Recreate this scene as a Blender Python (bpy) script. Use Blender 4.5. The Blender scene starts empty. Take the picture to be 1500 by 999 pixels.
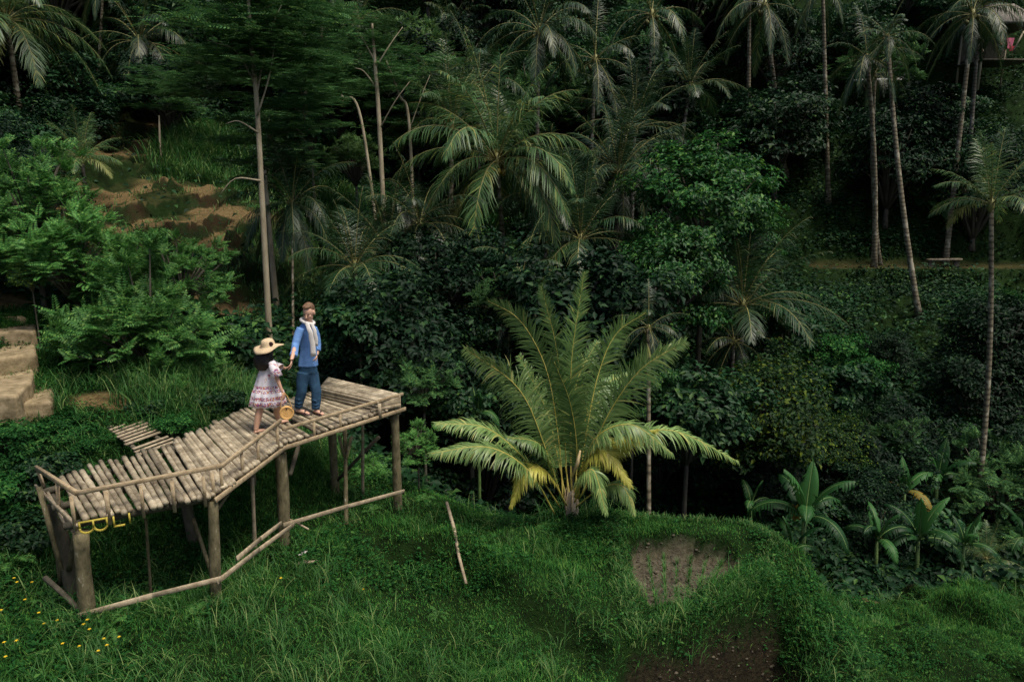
import bpy, bmesh, math, random
import numpy as np
from mathutils import Vector, Matrix
S = bpy.context.scene
C = S.collection
R = math.radians
rng = np.random.default_rng(7)
random.seed(7)

# ------------------------------------------------------------------ camera, sky, sun, exposure
PITCH = R(12.0); F = 1050.0; CZ = 3.6
cam_d = bpy.data.cameras.new('camera'); cam = bpy.data.objects.new('camera', cam_d); C.objects.link(cam)
cam.location = (0, 0, CZ); cam.rotation_euler = (R(90) - PITCH, 0, 0)
cam_d.sensor_width = 36; cam_d.lens = 36 * F / 1500; cam_d.clip_start = 0.1; cam_d.clip_end = 1000
S.camera = cam
w = bpy.data.worlds.new('World'); S.world = w; w.use_nodes = True
nt = w.node_tree; nt.nodes.clear()
SUN_EL, SUN_AZ = R(66), R(125)        # azimuth clockwise from +Y
sky = nt.nodes.new('ShaderNodeTexSky'); sky.sky_type = 'NISHITA'; sky.sun_disc = False
sky.sun_elevation = SUN_EL; sky.sun_rotation = SUN_AZ
sky.dust_density = 4; sky.air_density = 1.0; sky.ozone_density = 1.0
bg = nt.nodes.new('ShaderNodeBackground'); bg.inputs[1].default_value = 0.06
ow = nt.nodes.new('ShaderNodeOutputWorld')
nt.links.new(sky.outputs[0], bg.inputs[0]); nt.links.new(bg.outputs[0], ow.inputs[0])
sd = bpy.data.lights.new('sun', 'SUN'); sd.energy = 2.2; sd.angle = R(24); sd.color = (1, 0.93, 0.80)
so = bpy.data.objects.new('sun', sd); C.objects.link(so)
sv = Vector((math.sin(SUN_AZ) * math.cos(SUN_EL), math.cos(SUN_AZ) * math.cos(SUN_EL), math.sin(SUN_EL)))
so.rotation_euler = sv.to_track_quat('Z', 'Y').to_euler()
S.view_settings.view_transform = 'Standard'; S.view_settings.look = 'None'
S.view_settings.exposure = 0.75; S.view_settings.gamma = 1
S.cycles.max_bounces = 5; S.cycles.diffuse_bounces = 2; S.cycles.glossy_bounces = 2
S.cycles.transmission_bounces = 3; S.cycles.transparent_max_bounces = 4
S.cycles.use_adaptive_sampling = True; S.cycles.adaptive_threshold = 0.02

# ------------------------------------------------------------------ pixel -> world
cp, sp_ = math.cos(PITCH), math.sin(PITCH)
def ray(px, py):
    u = (px - 750) / F; v = (499.5 - py) / F
    return np.array([u, cp + v * sp_, -sp_ + v * cp])
def P(px, py, Y):
    d = ray(px, py); return d * (Y / d[1]) + np.array([0, 0, CZ])
def Pz(px, py, z):
    d = ray(px, py); return d * ((z - CZ) / d[2]) + np.array([0, 0, CZ])
def proj(p):
    x, y, z = p[0], p[1], p[2] - CZ
    dep = y * cp - z * sp_; up = y * sp_ + z * cp
    return 750 + F * x / dep, 499.5 - F * up / dep, dep

# ------------------------------------------------------------------ noise
def _h(ix, iy, s):
    n = (ix.astype(np.int64) * 374761393 + iy.astype(np.int64) * 668265263 + s * 982451653) & 0x7fffffff
    n = ((n ^ (n >> 13)) * 1274126177) & 0x7fffffff
    n = n ^ (n >> 16)
    return (n & 0xffff) / 65535.0
def vnoise(x, y, s=0):
    ix = np.floor(x); iy = np.floor(y); fx = x - ix; fy = y - iy
    fx = fx * fx * (3 - 2 * fx); fy = fy * fy * (3 - 2 * fy)
    a = _h(ix, iy, s); b = _h(ix + 1, iy, s); c = _h(ix, iy + 1, s); d = _h(ix + 1, iy + 1, s)
    return (a * (1 - fx) + b * fx) * (1 - fy) + (c * (1 - fx) + d * fx) * fy
def fbm(x, y, s=0, o=4):
    t = 0; a = 0.5
    for i in range(o):
        t = t + a * (vnoise(x * 2 ** i + 17.3 * i, y * 2 ** i - 9.1 * i, s + i) - 0.5); a *= 0.5
    return t
def sstep(a, b, x):
    t = np.clip((x - a) / (b - a), 0, 1); return t * t * (3 - 2 * t)

# ------------------------------------------------------------------ materials
def newmat(name):
    m = bpy.data.materials.new(name); m.use_nodes = True; n = m.node_tree; n.nodes.clear()
    o = n.nodes.new('ShaderNodeOutputMaterial'); return m, n, o
def leaf_mat(name, c1, c2, c3=None, rough=0.45, trans=0.25, spec=0.4, p3=0.06, shift=0.35, scale=1.2):
    m, n, o = newmat(name); L = n.links.new
    geo = n.nodes.new('ShaderNodeNewGeometry')
    ramp = n.nodes.new('ShaderNodeValToRGB'); e = ramp.color_ramp.elements
    e[0].position = 0; e[0].color = (*c1, 1); e[1].position = 1 - p3 - 0.1; e[1].color = (*c2, 1)
    if c3 is not None:
        k = ramp.color_ramp.elements.new(1.0 - p3 * 0.5); k.color = (*c3, 1)
    L(geo.outputs['Random Per Island'], ramp.inputs[0])
    tc = n.nodes.new('ShaderNodeNewGeometry'); no = n.nodes.new('ShaderNodeTexNoise'); no.inputs['Scale'].default_value = scale
    L(tc.outputs['Position'], no.inputs['Vector'])
    oi = n.nodes.new('ShaderNodeObjectInfo')
    ad = n.nodes.new('ShaderNodeMath'); ad.operation = 'MULTIPLY_ADD'; ad.inputs[1].default_value = 0.5
    L(oi.outputs['Random'], ad.inputs[0]); L(no.outputs[0], ad.inputs[2])
    mr = n.nodes.new('ShaderNodeMapRange'); mr.inputs[1].default_value = 0.35; mr.inputs[2].default_value = 1.15
    mr.inputs[3].default_value = 1 - shift; mr.inputs[4].default_value = 1 + shift
    L(ad.outputs[0], mr.inputs[0])
    hs = n.nodes.new('ShaderNodeHueSaturation'); L(ramp.outputs[0], hs.inputs['Color']); L(mr.outputs[0], hs.inputs['Value'])
    pb = n.nodes.new('ShaderNodeBsdfPrincipled'); L(hs.outputs[0], pb.inputs['Base Color'])
    pb.inputs['Roughness'].default_value = rough; pb.inputs['Specular IOR Level'].default_value = spec
    if trans > 0:
        tr = n.nodes.new('ShaderNodeBsdfTranslucent'); L(hs.outputs[0], tr.inputs[0])
        mx = n.nodes.new('ShaderNodeMixShader'); mx.inputs[0].default_value = trans
        L(pb.outputs[0], mx.inputs[1]); L(tr.outputs[0], mx.inputs[2]); L(mx.outputs[0], o.inputs[0])
    else: L(pb.outputs[0], o.inputs[0])
    return m
def noise_mat(name, c1, c2, scale=8, rough=0.8, stretch=(1, 1, 1), bump=0.3, detail=6, island=0.0, spec=0.3, c3=None):
    m, n, o = newmat(name); L = n.links.new
    tc = n.nodes.new('ShaderNodeTexCoord'); mp = n.nodes.new('ShaderNodeMapping'); mp.inputs['Scale'].default_value = stretch
    L(tc.outputs['Object'], mp.inputs[0])
    no = n.nodes.new('ShaderNodeTexNoise'); no.inputs['Scale'].default_value = scale; no.inputs['Detail'].default_value = detail
    no.inputs['Roughness'].default_value = 0.65
    L(mp.outputs[0], no.inputs['Vector'])
    rp = n.nodes.new('ShaderNodeValToRGB'); e = rp.color_ramp.elements
    e[0].position = 0.32; e[0].color = (*c1, 1); e[1].position = 0.62; e[1].color = (*c2, 1)
    if c3 is not None:
        k = rp.color_ramp.elements.new(0.72); k.color = (*c3, 1)
    L(no.outputs[0], rp.inputs[0]); col = rp.outputs[0]
    if island > 0:
        g = n.nodes.new('ShaderNodeNewGeometry'); mr = n.nodes.new('ShaderNodeMapRange')
        mr.inputs[3].default_value = 1 - island; mr.inputs[4].default_value = 1 + island
        L(g.outputs['Random Per Island'], mr.inputs[0])
        hs = n.nodes.new('ShaderNodeHueSaturation'); L(col, hs.inputs['Color']); L(mr.outputs[0], hs.inputs['Value']); col = hs.outputs[0]
    pb = n.nodes.new('ShaderNodeBsdfPrincipled'); L(col, pb.inputs['Base Color'])
    pb.inputs['Roughness'].default_value = rough; pb.inputs['Specular IOR Level'].default_value = spec
    if bump > 0:
        b = n.nodes.new('ShaderNodeBump'); b.inputs['Strength'].default_value = bump; b.inputs['Distance'].default_value = 0.02
        L(no.outputs[0], b.inputs['Height']); L(b.outputs[0], pb.inputs['Normal'])
    L(pb.outputs[0], o.inputs[0]); return m
def palm_bark(name, c1, c2, c3):
    m, n, o = newmat(name); L = n.links.new
    tc = n.nodes.new('ShaderNodeTexCoord')
    wv = n.nodes.new('ShaderNodeTexWave'); wv.wave_type = 'BANDS'; wv.bands_direction = 'Z'; wv.inputs['Scale'].default_value = 1.6
    wv.inputs['Distortion'].default_value = 5.0; wv.inputs['Detail'].default_value = 3
    L(tc.outputs['Object'], wv.inputs[0])
    no = n.nodes.new('ShaderNodeTexNoise'); no.inputs['Scale'].default_value = 3.2; no.inputs['Detail'].default_value = 8; L(tc.outputs['Object'], no.inputs['Vector'])
    r1 = n.nodes.new('ShaderNodeValToRGB'); r1.color_ramp.elements[0].color = (*c1, 1); r1.color_ramp.elements[1].color = (*c2, 1); r1.color_ramp.elements[0].position = .1; r1.color_ramp.elements[1].position = .45
    L(wv.outputs[0], r1.inputs[0])
    r2 = n.nodes.new('ShaderNodeValToRGB'); r2.color_ramp.elements[0].position = .54; r2.color_ramp.elements[1].position = .62
    L(no.outputs[0], r2.inputs[0])
    mx = n.nodes.new('ShaderNodeMix'); mx.data_type = 'RGBA'; L(r2.outputs[0], mx.inputs[0]); L(r1.outputs[0], mx.inputs[6]); mx.inputs[7].default_value = (*c3, 1)
    pb = n.nodes.new('ShaderNodeBsdfPrincipled'); L(mx.outputs[2], pb.inputs['Base Color']); pb.inputs['Roughness'].default_value = .85
    b = n.nodes.new('ShaderNodeBump'); b.inputs['Strength'].default_value = .5; L(wv.outputs[0], b.inputs['Height']); L(b.outputs[0], pb.inputs['Normal'])
    L(pb.outputs[0], o.inputs[0]); return m

M = {}
M['palm'] = leaf_mat('palm_leaf', (.034, .085, .030), (.085, .165, .055), (.24, .26, .07), rough=.42, trans=.28, p3=.05)
M['palm_front'] = leaf_mat('front_palm_leaf', (.075, .15, .042), (.165, .28, .085), (.34, .38, .11), rough=.4, trans=.35, p3=.05, shift=.35)
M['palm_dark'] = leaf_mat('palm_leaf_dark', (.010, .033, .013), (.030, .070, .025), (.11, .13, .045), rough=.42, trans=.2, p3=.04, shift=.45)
M['palm_young'] = leaf_mat('young_palm_leaf', (.11, .20, .055), (.24, .36, .12), (.46, .46, .15), rough=.38, trans=.35, p3=.06, shift=.3)
M['palm_yellow'] = leaf_mat('yellowed_palm_leaf', (.28, .28, .04), (.50, .48, .09), (.5, .42, .12), rough=.45, trans=.3)
M['rachis'] = noise_mat('palm_midrib', (.36, .30, .05), (.55, .46, .12), 4, .5, bump=0)
M['rachis_dark'] = noise_mat('palm_midrib_dark', (.13, .13, .04), (.26, .24, .09), 4, .5, bump=0)
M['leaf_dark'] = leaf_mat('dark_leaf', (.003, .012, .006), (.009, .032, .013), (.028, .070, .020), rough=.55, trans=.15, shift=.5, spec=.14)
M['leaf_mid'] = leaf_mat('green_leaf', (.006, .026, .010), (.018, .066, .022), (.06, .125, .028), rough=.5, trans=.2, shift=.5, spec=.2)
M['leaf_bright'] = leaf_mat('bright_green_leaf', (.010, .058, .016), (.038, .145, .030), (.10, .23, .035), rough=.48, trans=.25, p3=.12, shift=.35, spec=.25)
M['leaf_yellow'] = leaf_mat('yellow_green_leaf', (.006, .026, .008), (.022, .065, .014), (.12, .17, .015), rough=.55, spec=.15, trans=.25, p3=.10, shift=.6)
M['leaf_pinnate'] = leaf_mat('ferny_leaf', (.035, .135, .032), (.11, .28, .065), (.21, .38, .09), rough=.5, spec=.2, trans=.3, p3=.08, shift=.35, scale=2)
M['leaf_flat'] = leaf_mat('feathery_leaf', (.028, .090, .032), (.080, .185, .060), (.14, .25, .06), rough=.6, spec=.1, trans=.25, shift=.4)
def blade_mat(name, c1, c2, rough=.5, trans=.25):
    m = leaf_mat(name, c1, c2, rough=rough, trans=trans, spec=.25, shift=.45, scale=1.6); n = m.node_tree
    r = [k for k in n.nodes if k.type == 'VALTORGB'][0]; oi = [k for k in n.nodes if k.type == 'OBJECT_INFO'][0]
    for l in list(r.inputs[0].links): n.links.remove(l)
    n.links.new(oi.outputs['Random'], r.inputs[0]); return m
M['banana'] = blade_mat('banana_leaf', (.010, .050, .014), (.032, .105, .026))
M['grass'] = leaf_mat('grass_blade', (.010, .055, .011), (.050, .170, .032), (.14, .25, .05), rough=.6, spec=.08, trans=.25, p3=.07, shift=.6, scale=.8)
M['grass_tall'] = leaf_mat('tall_grass_blade', (.018, .080, .018), (.065, .165, .040), (.20, .27, .09), rough=.5, spec=.15, trans=.25, p3=.1, shift=.4, scale=.9)
M['weed'] = leaf_mat('weed_leaf', (.007, .042, .010), (.024, .105, .022), (.07, .17, .035), rough=.6, spec=.08, trans=.2, p3=.06, shift=.5, scale=1.0)
M['bark'] = noise_mat('tree_bark', (.10, .085, .06), (.24, .21, .16), 6, .85, (1, 1, .25), .5)
M['bark_pale'] = noise_mat('pale_tree_bark', (.20, .165, .105), (.38, .33, .23), 5, .8, (1, 1, .3), .4)
M['bark_dark'] = noise_mat('dark_tree_bark', (.05, .045, .035), (.11, .10, .075), 6, .85, (1, 1, .3), .4)
M['palm_trunk'] = palm_bark('palm_trunk_bark', (.075, .06, .038), (.19, .16, .105), (.36, .33, .25))
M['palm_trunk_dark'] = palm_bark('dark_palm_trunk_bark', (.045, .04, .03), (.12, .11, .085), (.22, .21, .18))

# ------------------------------------------------------------------ mesh helpers
def mesh_np(name, V, faces_list, mats=None, midx=None, smooth=False):
    """faces_list: list of (k,n) int arrays"""
    me = bpy.data.meshes.new(name)
    V = np.ascontiguousarray(V, dtype=np.float32)
    me.vertices.add(len(V)); me.vertices.foreach_set('co', V.ravel())
    tot = sum(f.size for f in faces_list); nf = sum(len(f) for f in faces_list)
    loops = np.concatenate([f.ravel() for f in faces_list]).astype(np.int32)
    lt = np.concatenate([np.full(len(f), f.shape[1]) for f in faces_list]).astype(np.int32)
    ls = np.concatenate([[0], np.cumsum(lt)[:-1]]).astype(np.int32)
    me.loops.add(tot); me.loops.foreach_set('vertex_index', loops)
    me.polygons.add(nf); me.polygons.foreach_set('loop_start', ls); me.polygons.foreach_set('loop_total', lt)
    for m in (mats or []): me.materials.append(m)
    if midx is not None: me.polygons.foreach_set('material_index', np.concatenate(midx).astype(np.int32))
    if smooth: me.polygons.foreach_set('use_smooth', np.ones(nf, dtype=bool))
    me.update(calc_edges=True); return me
def link(name, me, parent=None, loc=None):
    o = bpy.data.objects.new(name, me); C.objects.link(o)
    if parent is not None: o.parent = parent
    if loc is not None: o.location = loc
    return o
def tag(o, label=None, cat=None, group=None, kind=None):
    if label: o['label'] = label
    if cat: o['category'] = cat
    if group: o['group'] = group
    if kind: o['kind'] = kind
    return o
def empty(name, loc, label=None, cat=None, group=None, rz=0):
    o = bpy.data.objects.new(name, None); C.objects.link(o); o.location = loc; o.rotation_euler = (0, 0, rz)
    o.empty_display_size = 0.1
    return tag(o, label, cat, group)
def copy_tree(o, parent=None):
    c = o.copy(); C.objects.link(c); c.parent = parent
    for ch in list(o.children): copy_tree(ch, c)
    return c

class MB:
    """collects vertices and faces of several materials into one mesh"""
    def __init__(s): s.V = []; s.F = []; s.I = []; s.n = 0
    def add(s, V, F, mi=0):
        V = np.asarray(V, dtype=float); s.V.append(V)
        for f in (F if isinstance(F, list) else [F]):
            f = np.asarray(f); s.F.append(f + s.n); s.I.append(np.full(len(f), mi))
        s.n += len(V)
    def tube(s, pts, rad, k=8, mi=0, cap=True, flat=1.0, up=(0, 0, 1)):
        pts = np.asarray(pts, float); n = len(pts); rad = np.broadcast_to(np.asarray(rad, float), (n,))
        T = np.gradient(pts, axis=0); T /= np.linalg.norm(T, axis=1)[:, None] + 1e-9
        ref = np.array(up, float)
        if abs(T.mean(0) @ ref) > .9 * np.linalg.norm(T.mean(0)): ref = np.array([1., 0, 0])
        A = np.cross(T, ref); A /= np.linalg.norm(A, axis=1)[:, None] + 1e-9
        B = np.cross(T, A)
        an = np.arange(k) * 2 * math.pi / k + math.pi / k
        V = pts[:, None, :] + rad[:, None, None] * (np.cos(an)[None, :, None] * A[:, None, :] + flat * np.sin(an)[None, :, None] * B[:, None, :])
        V = V.reshape(-1, 3)
        i = np.arange(n - 1)[:, None] * k; j = np.arange(k)[None, :]; j2 = (j + 1) % k
        Q = np.stack([i + j, i + j2, i + k + j2, i + k + j], -1).reshape(-1, 4)
        fl = [Q]
        if cap:
            fl += [np.arange(k)[::-1][None, :], (np.arange(k) + (n - 1) * k)[None, :]]
        s.add(V, fl, mi)
    def board(s, a, b, w, h, up=(0, 0, 1), mi=0):
        a = np.asarray(a, float); b = np.asarray(b, float); t = b - a; t /= np.linalg.norm(t)
        up = np.asarray(up, float); sd_ = np.cross(t, up); sd_ /= np.linalg.norm(sd_) + 1e-9; u = np.cross(sd_, t)
        c = []
        bv = min(w, h) * .12
        for p in (a, b):
            for x, z in ((-w/2+bv, -h/2), (w/2-bv, -h/2), (w/2, -h/2+bv), (w/2, h/2-bv), (w/2-bv, h/2), (-w/2+bv, h/2), (-w/2, h/2-bv), (-w/2, -h/2+bv)):
                c.append(p + sd_ * x + u * z)
        Q = np.array([[i, (i + 1) % 8, 8 + (i + 1) % 8, 8 + i] for i in range(8)])
        s.add(c, [Q, np.arange(8)[::-1][None, :], (np.arange(8) + 8)[None, :]], mi)
    def ell(s, c, r, mi=0, seg=12, rings=8, rot=None):
        th = np.linspace(0, math.pi, rings + 1)[1:-1]; ph = np.arange(seg) * 2 * math.pi / seg
        V = [(0, 0, 1)] + [(math.sin(t) * math.cos(p), math.sin(t) * math.sin(p), math.cos(t)) for t in th for p in ph] + [(0, 0, -1)]
        V = np.array(V) * np.asarray(r, float)
        if rot is not None: V = V @ np.array(rot).T
        V = V + np.asarray(c, float)
        nr = len(th); Q = []
        for i in range(nr - 1):
            for j in range(seg): Q.append([1 + i * seg + j, 1 + (i + 1) * seg + j, 1 + (i + 1) * seg + (j + 1) % seg, 1 + i * seg + (j + 1) % seg])
        T = [[0, 1 + j, 1 + (j + 1) % seg] for j in range(seg)] + [[len(V) - 1, 1 + (nr - 1) * seg + (j + 1) % seg, 1 + (nr - 1) * seg + j] for j in range(seg)]
        s.add(V, [np.array(Q), np.array(T)], mi)
    def loft(s, rings, mi=0, cap=True):
        """rings: list of (k,3)"""
        k = len(rings[0]); n = len(rings); V = np.concatenate(rings)
        i = np.arange(n - 1)[:, None] * k; j = np.arange(k)[None, :]; j2 = (j + 1) % k
        Q = np.stack([i + j, i + j2, i + k + j2, i + k + j], -1).reshape(-1, 4); fl = [Q]
        if cap: fl += [np.arange(k)[::-1][None, :], (np.arange(k) + (n - 1) * k)[None, :]]
        s.add(V, fl, mi)
    def mesh(s, name, mats, smooth=False):
        if not isinstance(mats, (list, tuple)): mats = [mats]
        # group by face size to keep arrays rectangular
        sizes = {}
        for f, i in zip(s.F, s.I): sizes.setdefault(f.shape[1], []).append((f, i))
        fl = [np.concatenate([a for a, b in v]) for v in sizes.values()]; il = [np.concatenate([b for a, b in v]) for v in sizes.values()]
        return mesh_np(name, np.concatenate(s.V), fl, mats, il, smooth)
    def obj(s, name, mats, parent=None, smooth=False, loc=None):
        return link(name, s.mesh(name, mats, smooth), parent, loc)

def nrm(a): return a / (np.linalg.norm(a, axis=-1, keepdims=True) + 1e-9)
def leaves(mb, pos, d, n, L, W, mi=0, fold=.25, droop=.15):
    """N leaf blades of two folded triangles pairs"""
    N = len(pos); d = nrm(d); s = nrm(np.cross(d, n)); nn = np.cross(s, d)
    L = np.broadcast_to(L, (N,))[:, None]; W = np.broadcast_to(W, (N,))[:, None]
    b = pos; m = pos + d * L * .45; t = pos + d * L - nn * L * droop
    l = m + s * W * .5 + nn * W * fold; r = m - s * W * .5 + nn * W * fold
    V = np.stack([b, l, t, r], 1).reshape(-1, 3); k = np.arange(N)[:, None] * 4
    mb.add(V, np.concatenate([k + np.array([[0, 2, 1]]), k + np.array([[0, 3, 2]])]), mi)
def blades(mb, pos, az, L, W, lean, mi=0, up0=None):
    """N arching grass blades, 3 segments"""
    N = len(pos); L = np.broadcast_to(L, (N,)); W = np.broadcast_to(W, (N,)); lean = np.broadcast_to(lean, (N,))
    h = np.stack([np.cos(az), np.sin(az), 0 * az], 1); s = np.stack([-np.sin(az), np.cos(az), 0 * az], 1)
    V = []; p = pos.copy(); ang = np.full(N, .15) + lean * .25
    for i in range(4):
        wd = W * (1, .9, .6, 0)[i] * .5
        if i < 3: V += [p - s * wd[:, None], p + s * wd[:, None]]
        else: V += [p]
        step = (L / 3)[:, None]
        p = p + step * (h * np.sin(ang)[:, None] + np.array([0, 0, 1.]) * np.cos(ang)[:, None]); ang = ang + lean
    V = np.stack(V, 1).reshape(-1, 3); k = np.arange(N)[:, None] * 7
    Q = np.concatenate([k + np.array([[0, 1, 3, 2]]), k + np.array([[2, 3, 5, 4]])]); T = k + np.array([[4, 5, 6]])
    mb.add(V, [Q, T], mi)

# ------------------------------------------------------------------ terrain
ctl = []
for px, py, Y in [(0,999,6.5),(250,999,6.6),(500,999,6.8),(700,999,6.9),(850,999,7.2),
                  (125,905,7.4),(314,876,8.0),(417,798,9.85),(583,738,11.6),(490,722,12.1),
                  (0,900,7.6),(0,760,9),(0,640,10.8),(60,600,11.3),(150,606,11.0),(30,480,13.2),(0,400,16),
                  (300,400,20),(300,330,24),(150,300,25),(200,240,29),(400,300,27),(300,200,34),(0,200,30),
                  (0,0,50),(300,0,52),(400,500,18),(600,722,12.4),(700,748,12.4),(830,762,12.4),(900,768,12.3),
                  (700,850,9.5),(850,850,9.9),(600,850,9.3),(1500,870,14.5),(1350,858,14.5),(1250,862,13.6),
                  (1200,905,11.6),(1400,930,11.6),(1500,999,9.6),(1350,999,9.5),(1180,820,18),(1290,832,19),(1400,835,20),(1500,830,21),
                  (1200,700,24),(1200,600,28),(1200,510,32),(1345,467,36),(1430,752,24),(1380,386,40),(1250,378,40),(1500,392,40),
                  (1380,420,38),(1480,135,50),(1480,0,60),(740,710,23),(740,520,28),(740,400,36),(740,250,45),(740,60,60),
                  (1000,620,25),(1000,400,34),(560,420,30),(560,250,40)]:
    ctl.append(P(px, py, Y))
for p in [(-4.6,12.2,-.35),(-5.6,9.6,-1.0),(-3.9,10.6,-1.6),(-5.0,8.4,-1.6),(-2,16.5,-4.2),(0,17,-6),(-4.2,15.2,-1.6),(-4.5,20,-2),(4,17,-8),(8,16.2,-8),(13,17,-8.5),(1,21,-7),
          (0,0,-2.6),(-8,0,-1),(8,0,-4.4),(0,-12,-3),(-14,10,2.5),(-16,4,2),(-25,25,9),(-60,60,38),(60,60,14),(0,90,46),(40,90,42),(-40,90,48),(70,20,-3),(-60,0,22),(60,-20,-4),(-60,-20,15),
          (14,9,-4.8),(20,12,-6),(0,140,80),(-100,140,90),(100,140,80),(24,22,-8)]:
    ctl.append(np.array(p, float))
ctl = np.array(ctl)
def _rbf(A, B): return np.sqrt(((A[:, None, :2] - B[None, :, :2]) ** 2).sum(-1) + .15)
K = _rbf(ctl, ctl); n_ = len(ctl); Pm = np.c_[np.ones(n_), ctl[:, :2]]
A_ = np.zeros((n_ + 3, n_ + 3)); A_[:n_, :n_] = K - np.eye(n_) * .03; A_[:n_, n_:] = Pm; A_[n_:, :n_] = Pm.T
wts = np.linalg.solve(A_, np.r_[ctl[:, 2], 0, 0, 0])
def rbf_z(x, y):
    sh = np.shape(x); q = np.stack([np.ravel(x), np.ravel(y)], 1).astype(float); out = np.empty(len(q))
    for i in range(0, len(q), 40000):
        b = q[i:i + 40000]; out[i:i + 40000] = _rbf(b, ctl) @ wts[:n_] + wts[n_] + b @ wts[n_ + 1:]
    return out.reshape(sh)
PZ = -2.42                                   # paddy mud level
pad_px = [(925,815),(1000,812),(1062,822),(1085,838),(1045,860),(1010,885),(955,895),(930,855)]
pad = np.array([Pz(a, b, PZ)[:2] for a, b in pad_px])
rim_px = [(880,770),(1000,772),(1095,782),(1140,810),(1125,850),(1060,885),(985,915),(930,935),(915,880),(905,820)]
rim = np.array([Pz(a, b, PZ + .12)[:2] for a, b in rim_px])
bank_px = [(900,1010),(918,955),(950,925),(1010,905),(1075,890),(1130,872),(1165,880),(1180,930),(1190,1010),(1190,1100),(900,1100)]
bankp = np.array([Pz(a, b, -2.95)[:2] for a, b in bank_px])
def poly_sd(poly, x, y):
    """signed distance, negative inside"""
    d = np.full(np.shape(x), 1e9); ins = np.zeros(np.shape(x), bool); n = len(poly)
    for i in range(n):
        a = poly[i]; b = poly[(i + 1) % n]; e = b - a
        t = np.clip(((x - a[0]) * e[0] + (y - a[1]) * e[1]) / (e @ e), 0, 1)
        d = np.minimum(d, np.hypot(x - a[0] - t * e[0], y - a[1] - t * e[1]))
        c = ((a[1] > y) != (b[1] > y)) & (x < (b[0] - a[0]) * (y - a[1]) / (b[1] - a[1] + 1e-12) + a[0]); ins ^= c
    return np.where(ins, -d, d)
terr_poly = np.array([(-15,17.5),(-7.0,17.5),(-6.4,26),(-9,30),(-14,31.5),(-16,36),(-27,37),(-24,22)], float)
shelf = np.array([Pz(a, b, -2.0)[:2] for a, b in [(470,700),(530,790),(630,800),(700,810),(770,860),(850,885),(930,925),(1100,900),(1150,700),(800,690)]])
def bank_mask(x, y, a, b):
    rd = poly_sd(rim, x, y) + fbm(x * 1.3, y * 1.3, 5, 3) * .35
    return sstep(a, b, rd) * sstep(1.5, 1.9, x + .25 * (9 - y)) * sstep(4.6, 3.7, x - .25 * (9 - y)) * sstep(11.0, 10.2, y)
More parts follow.
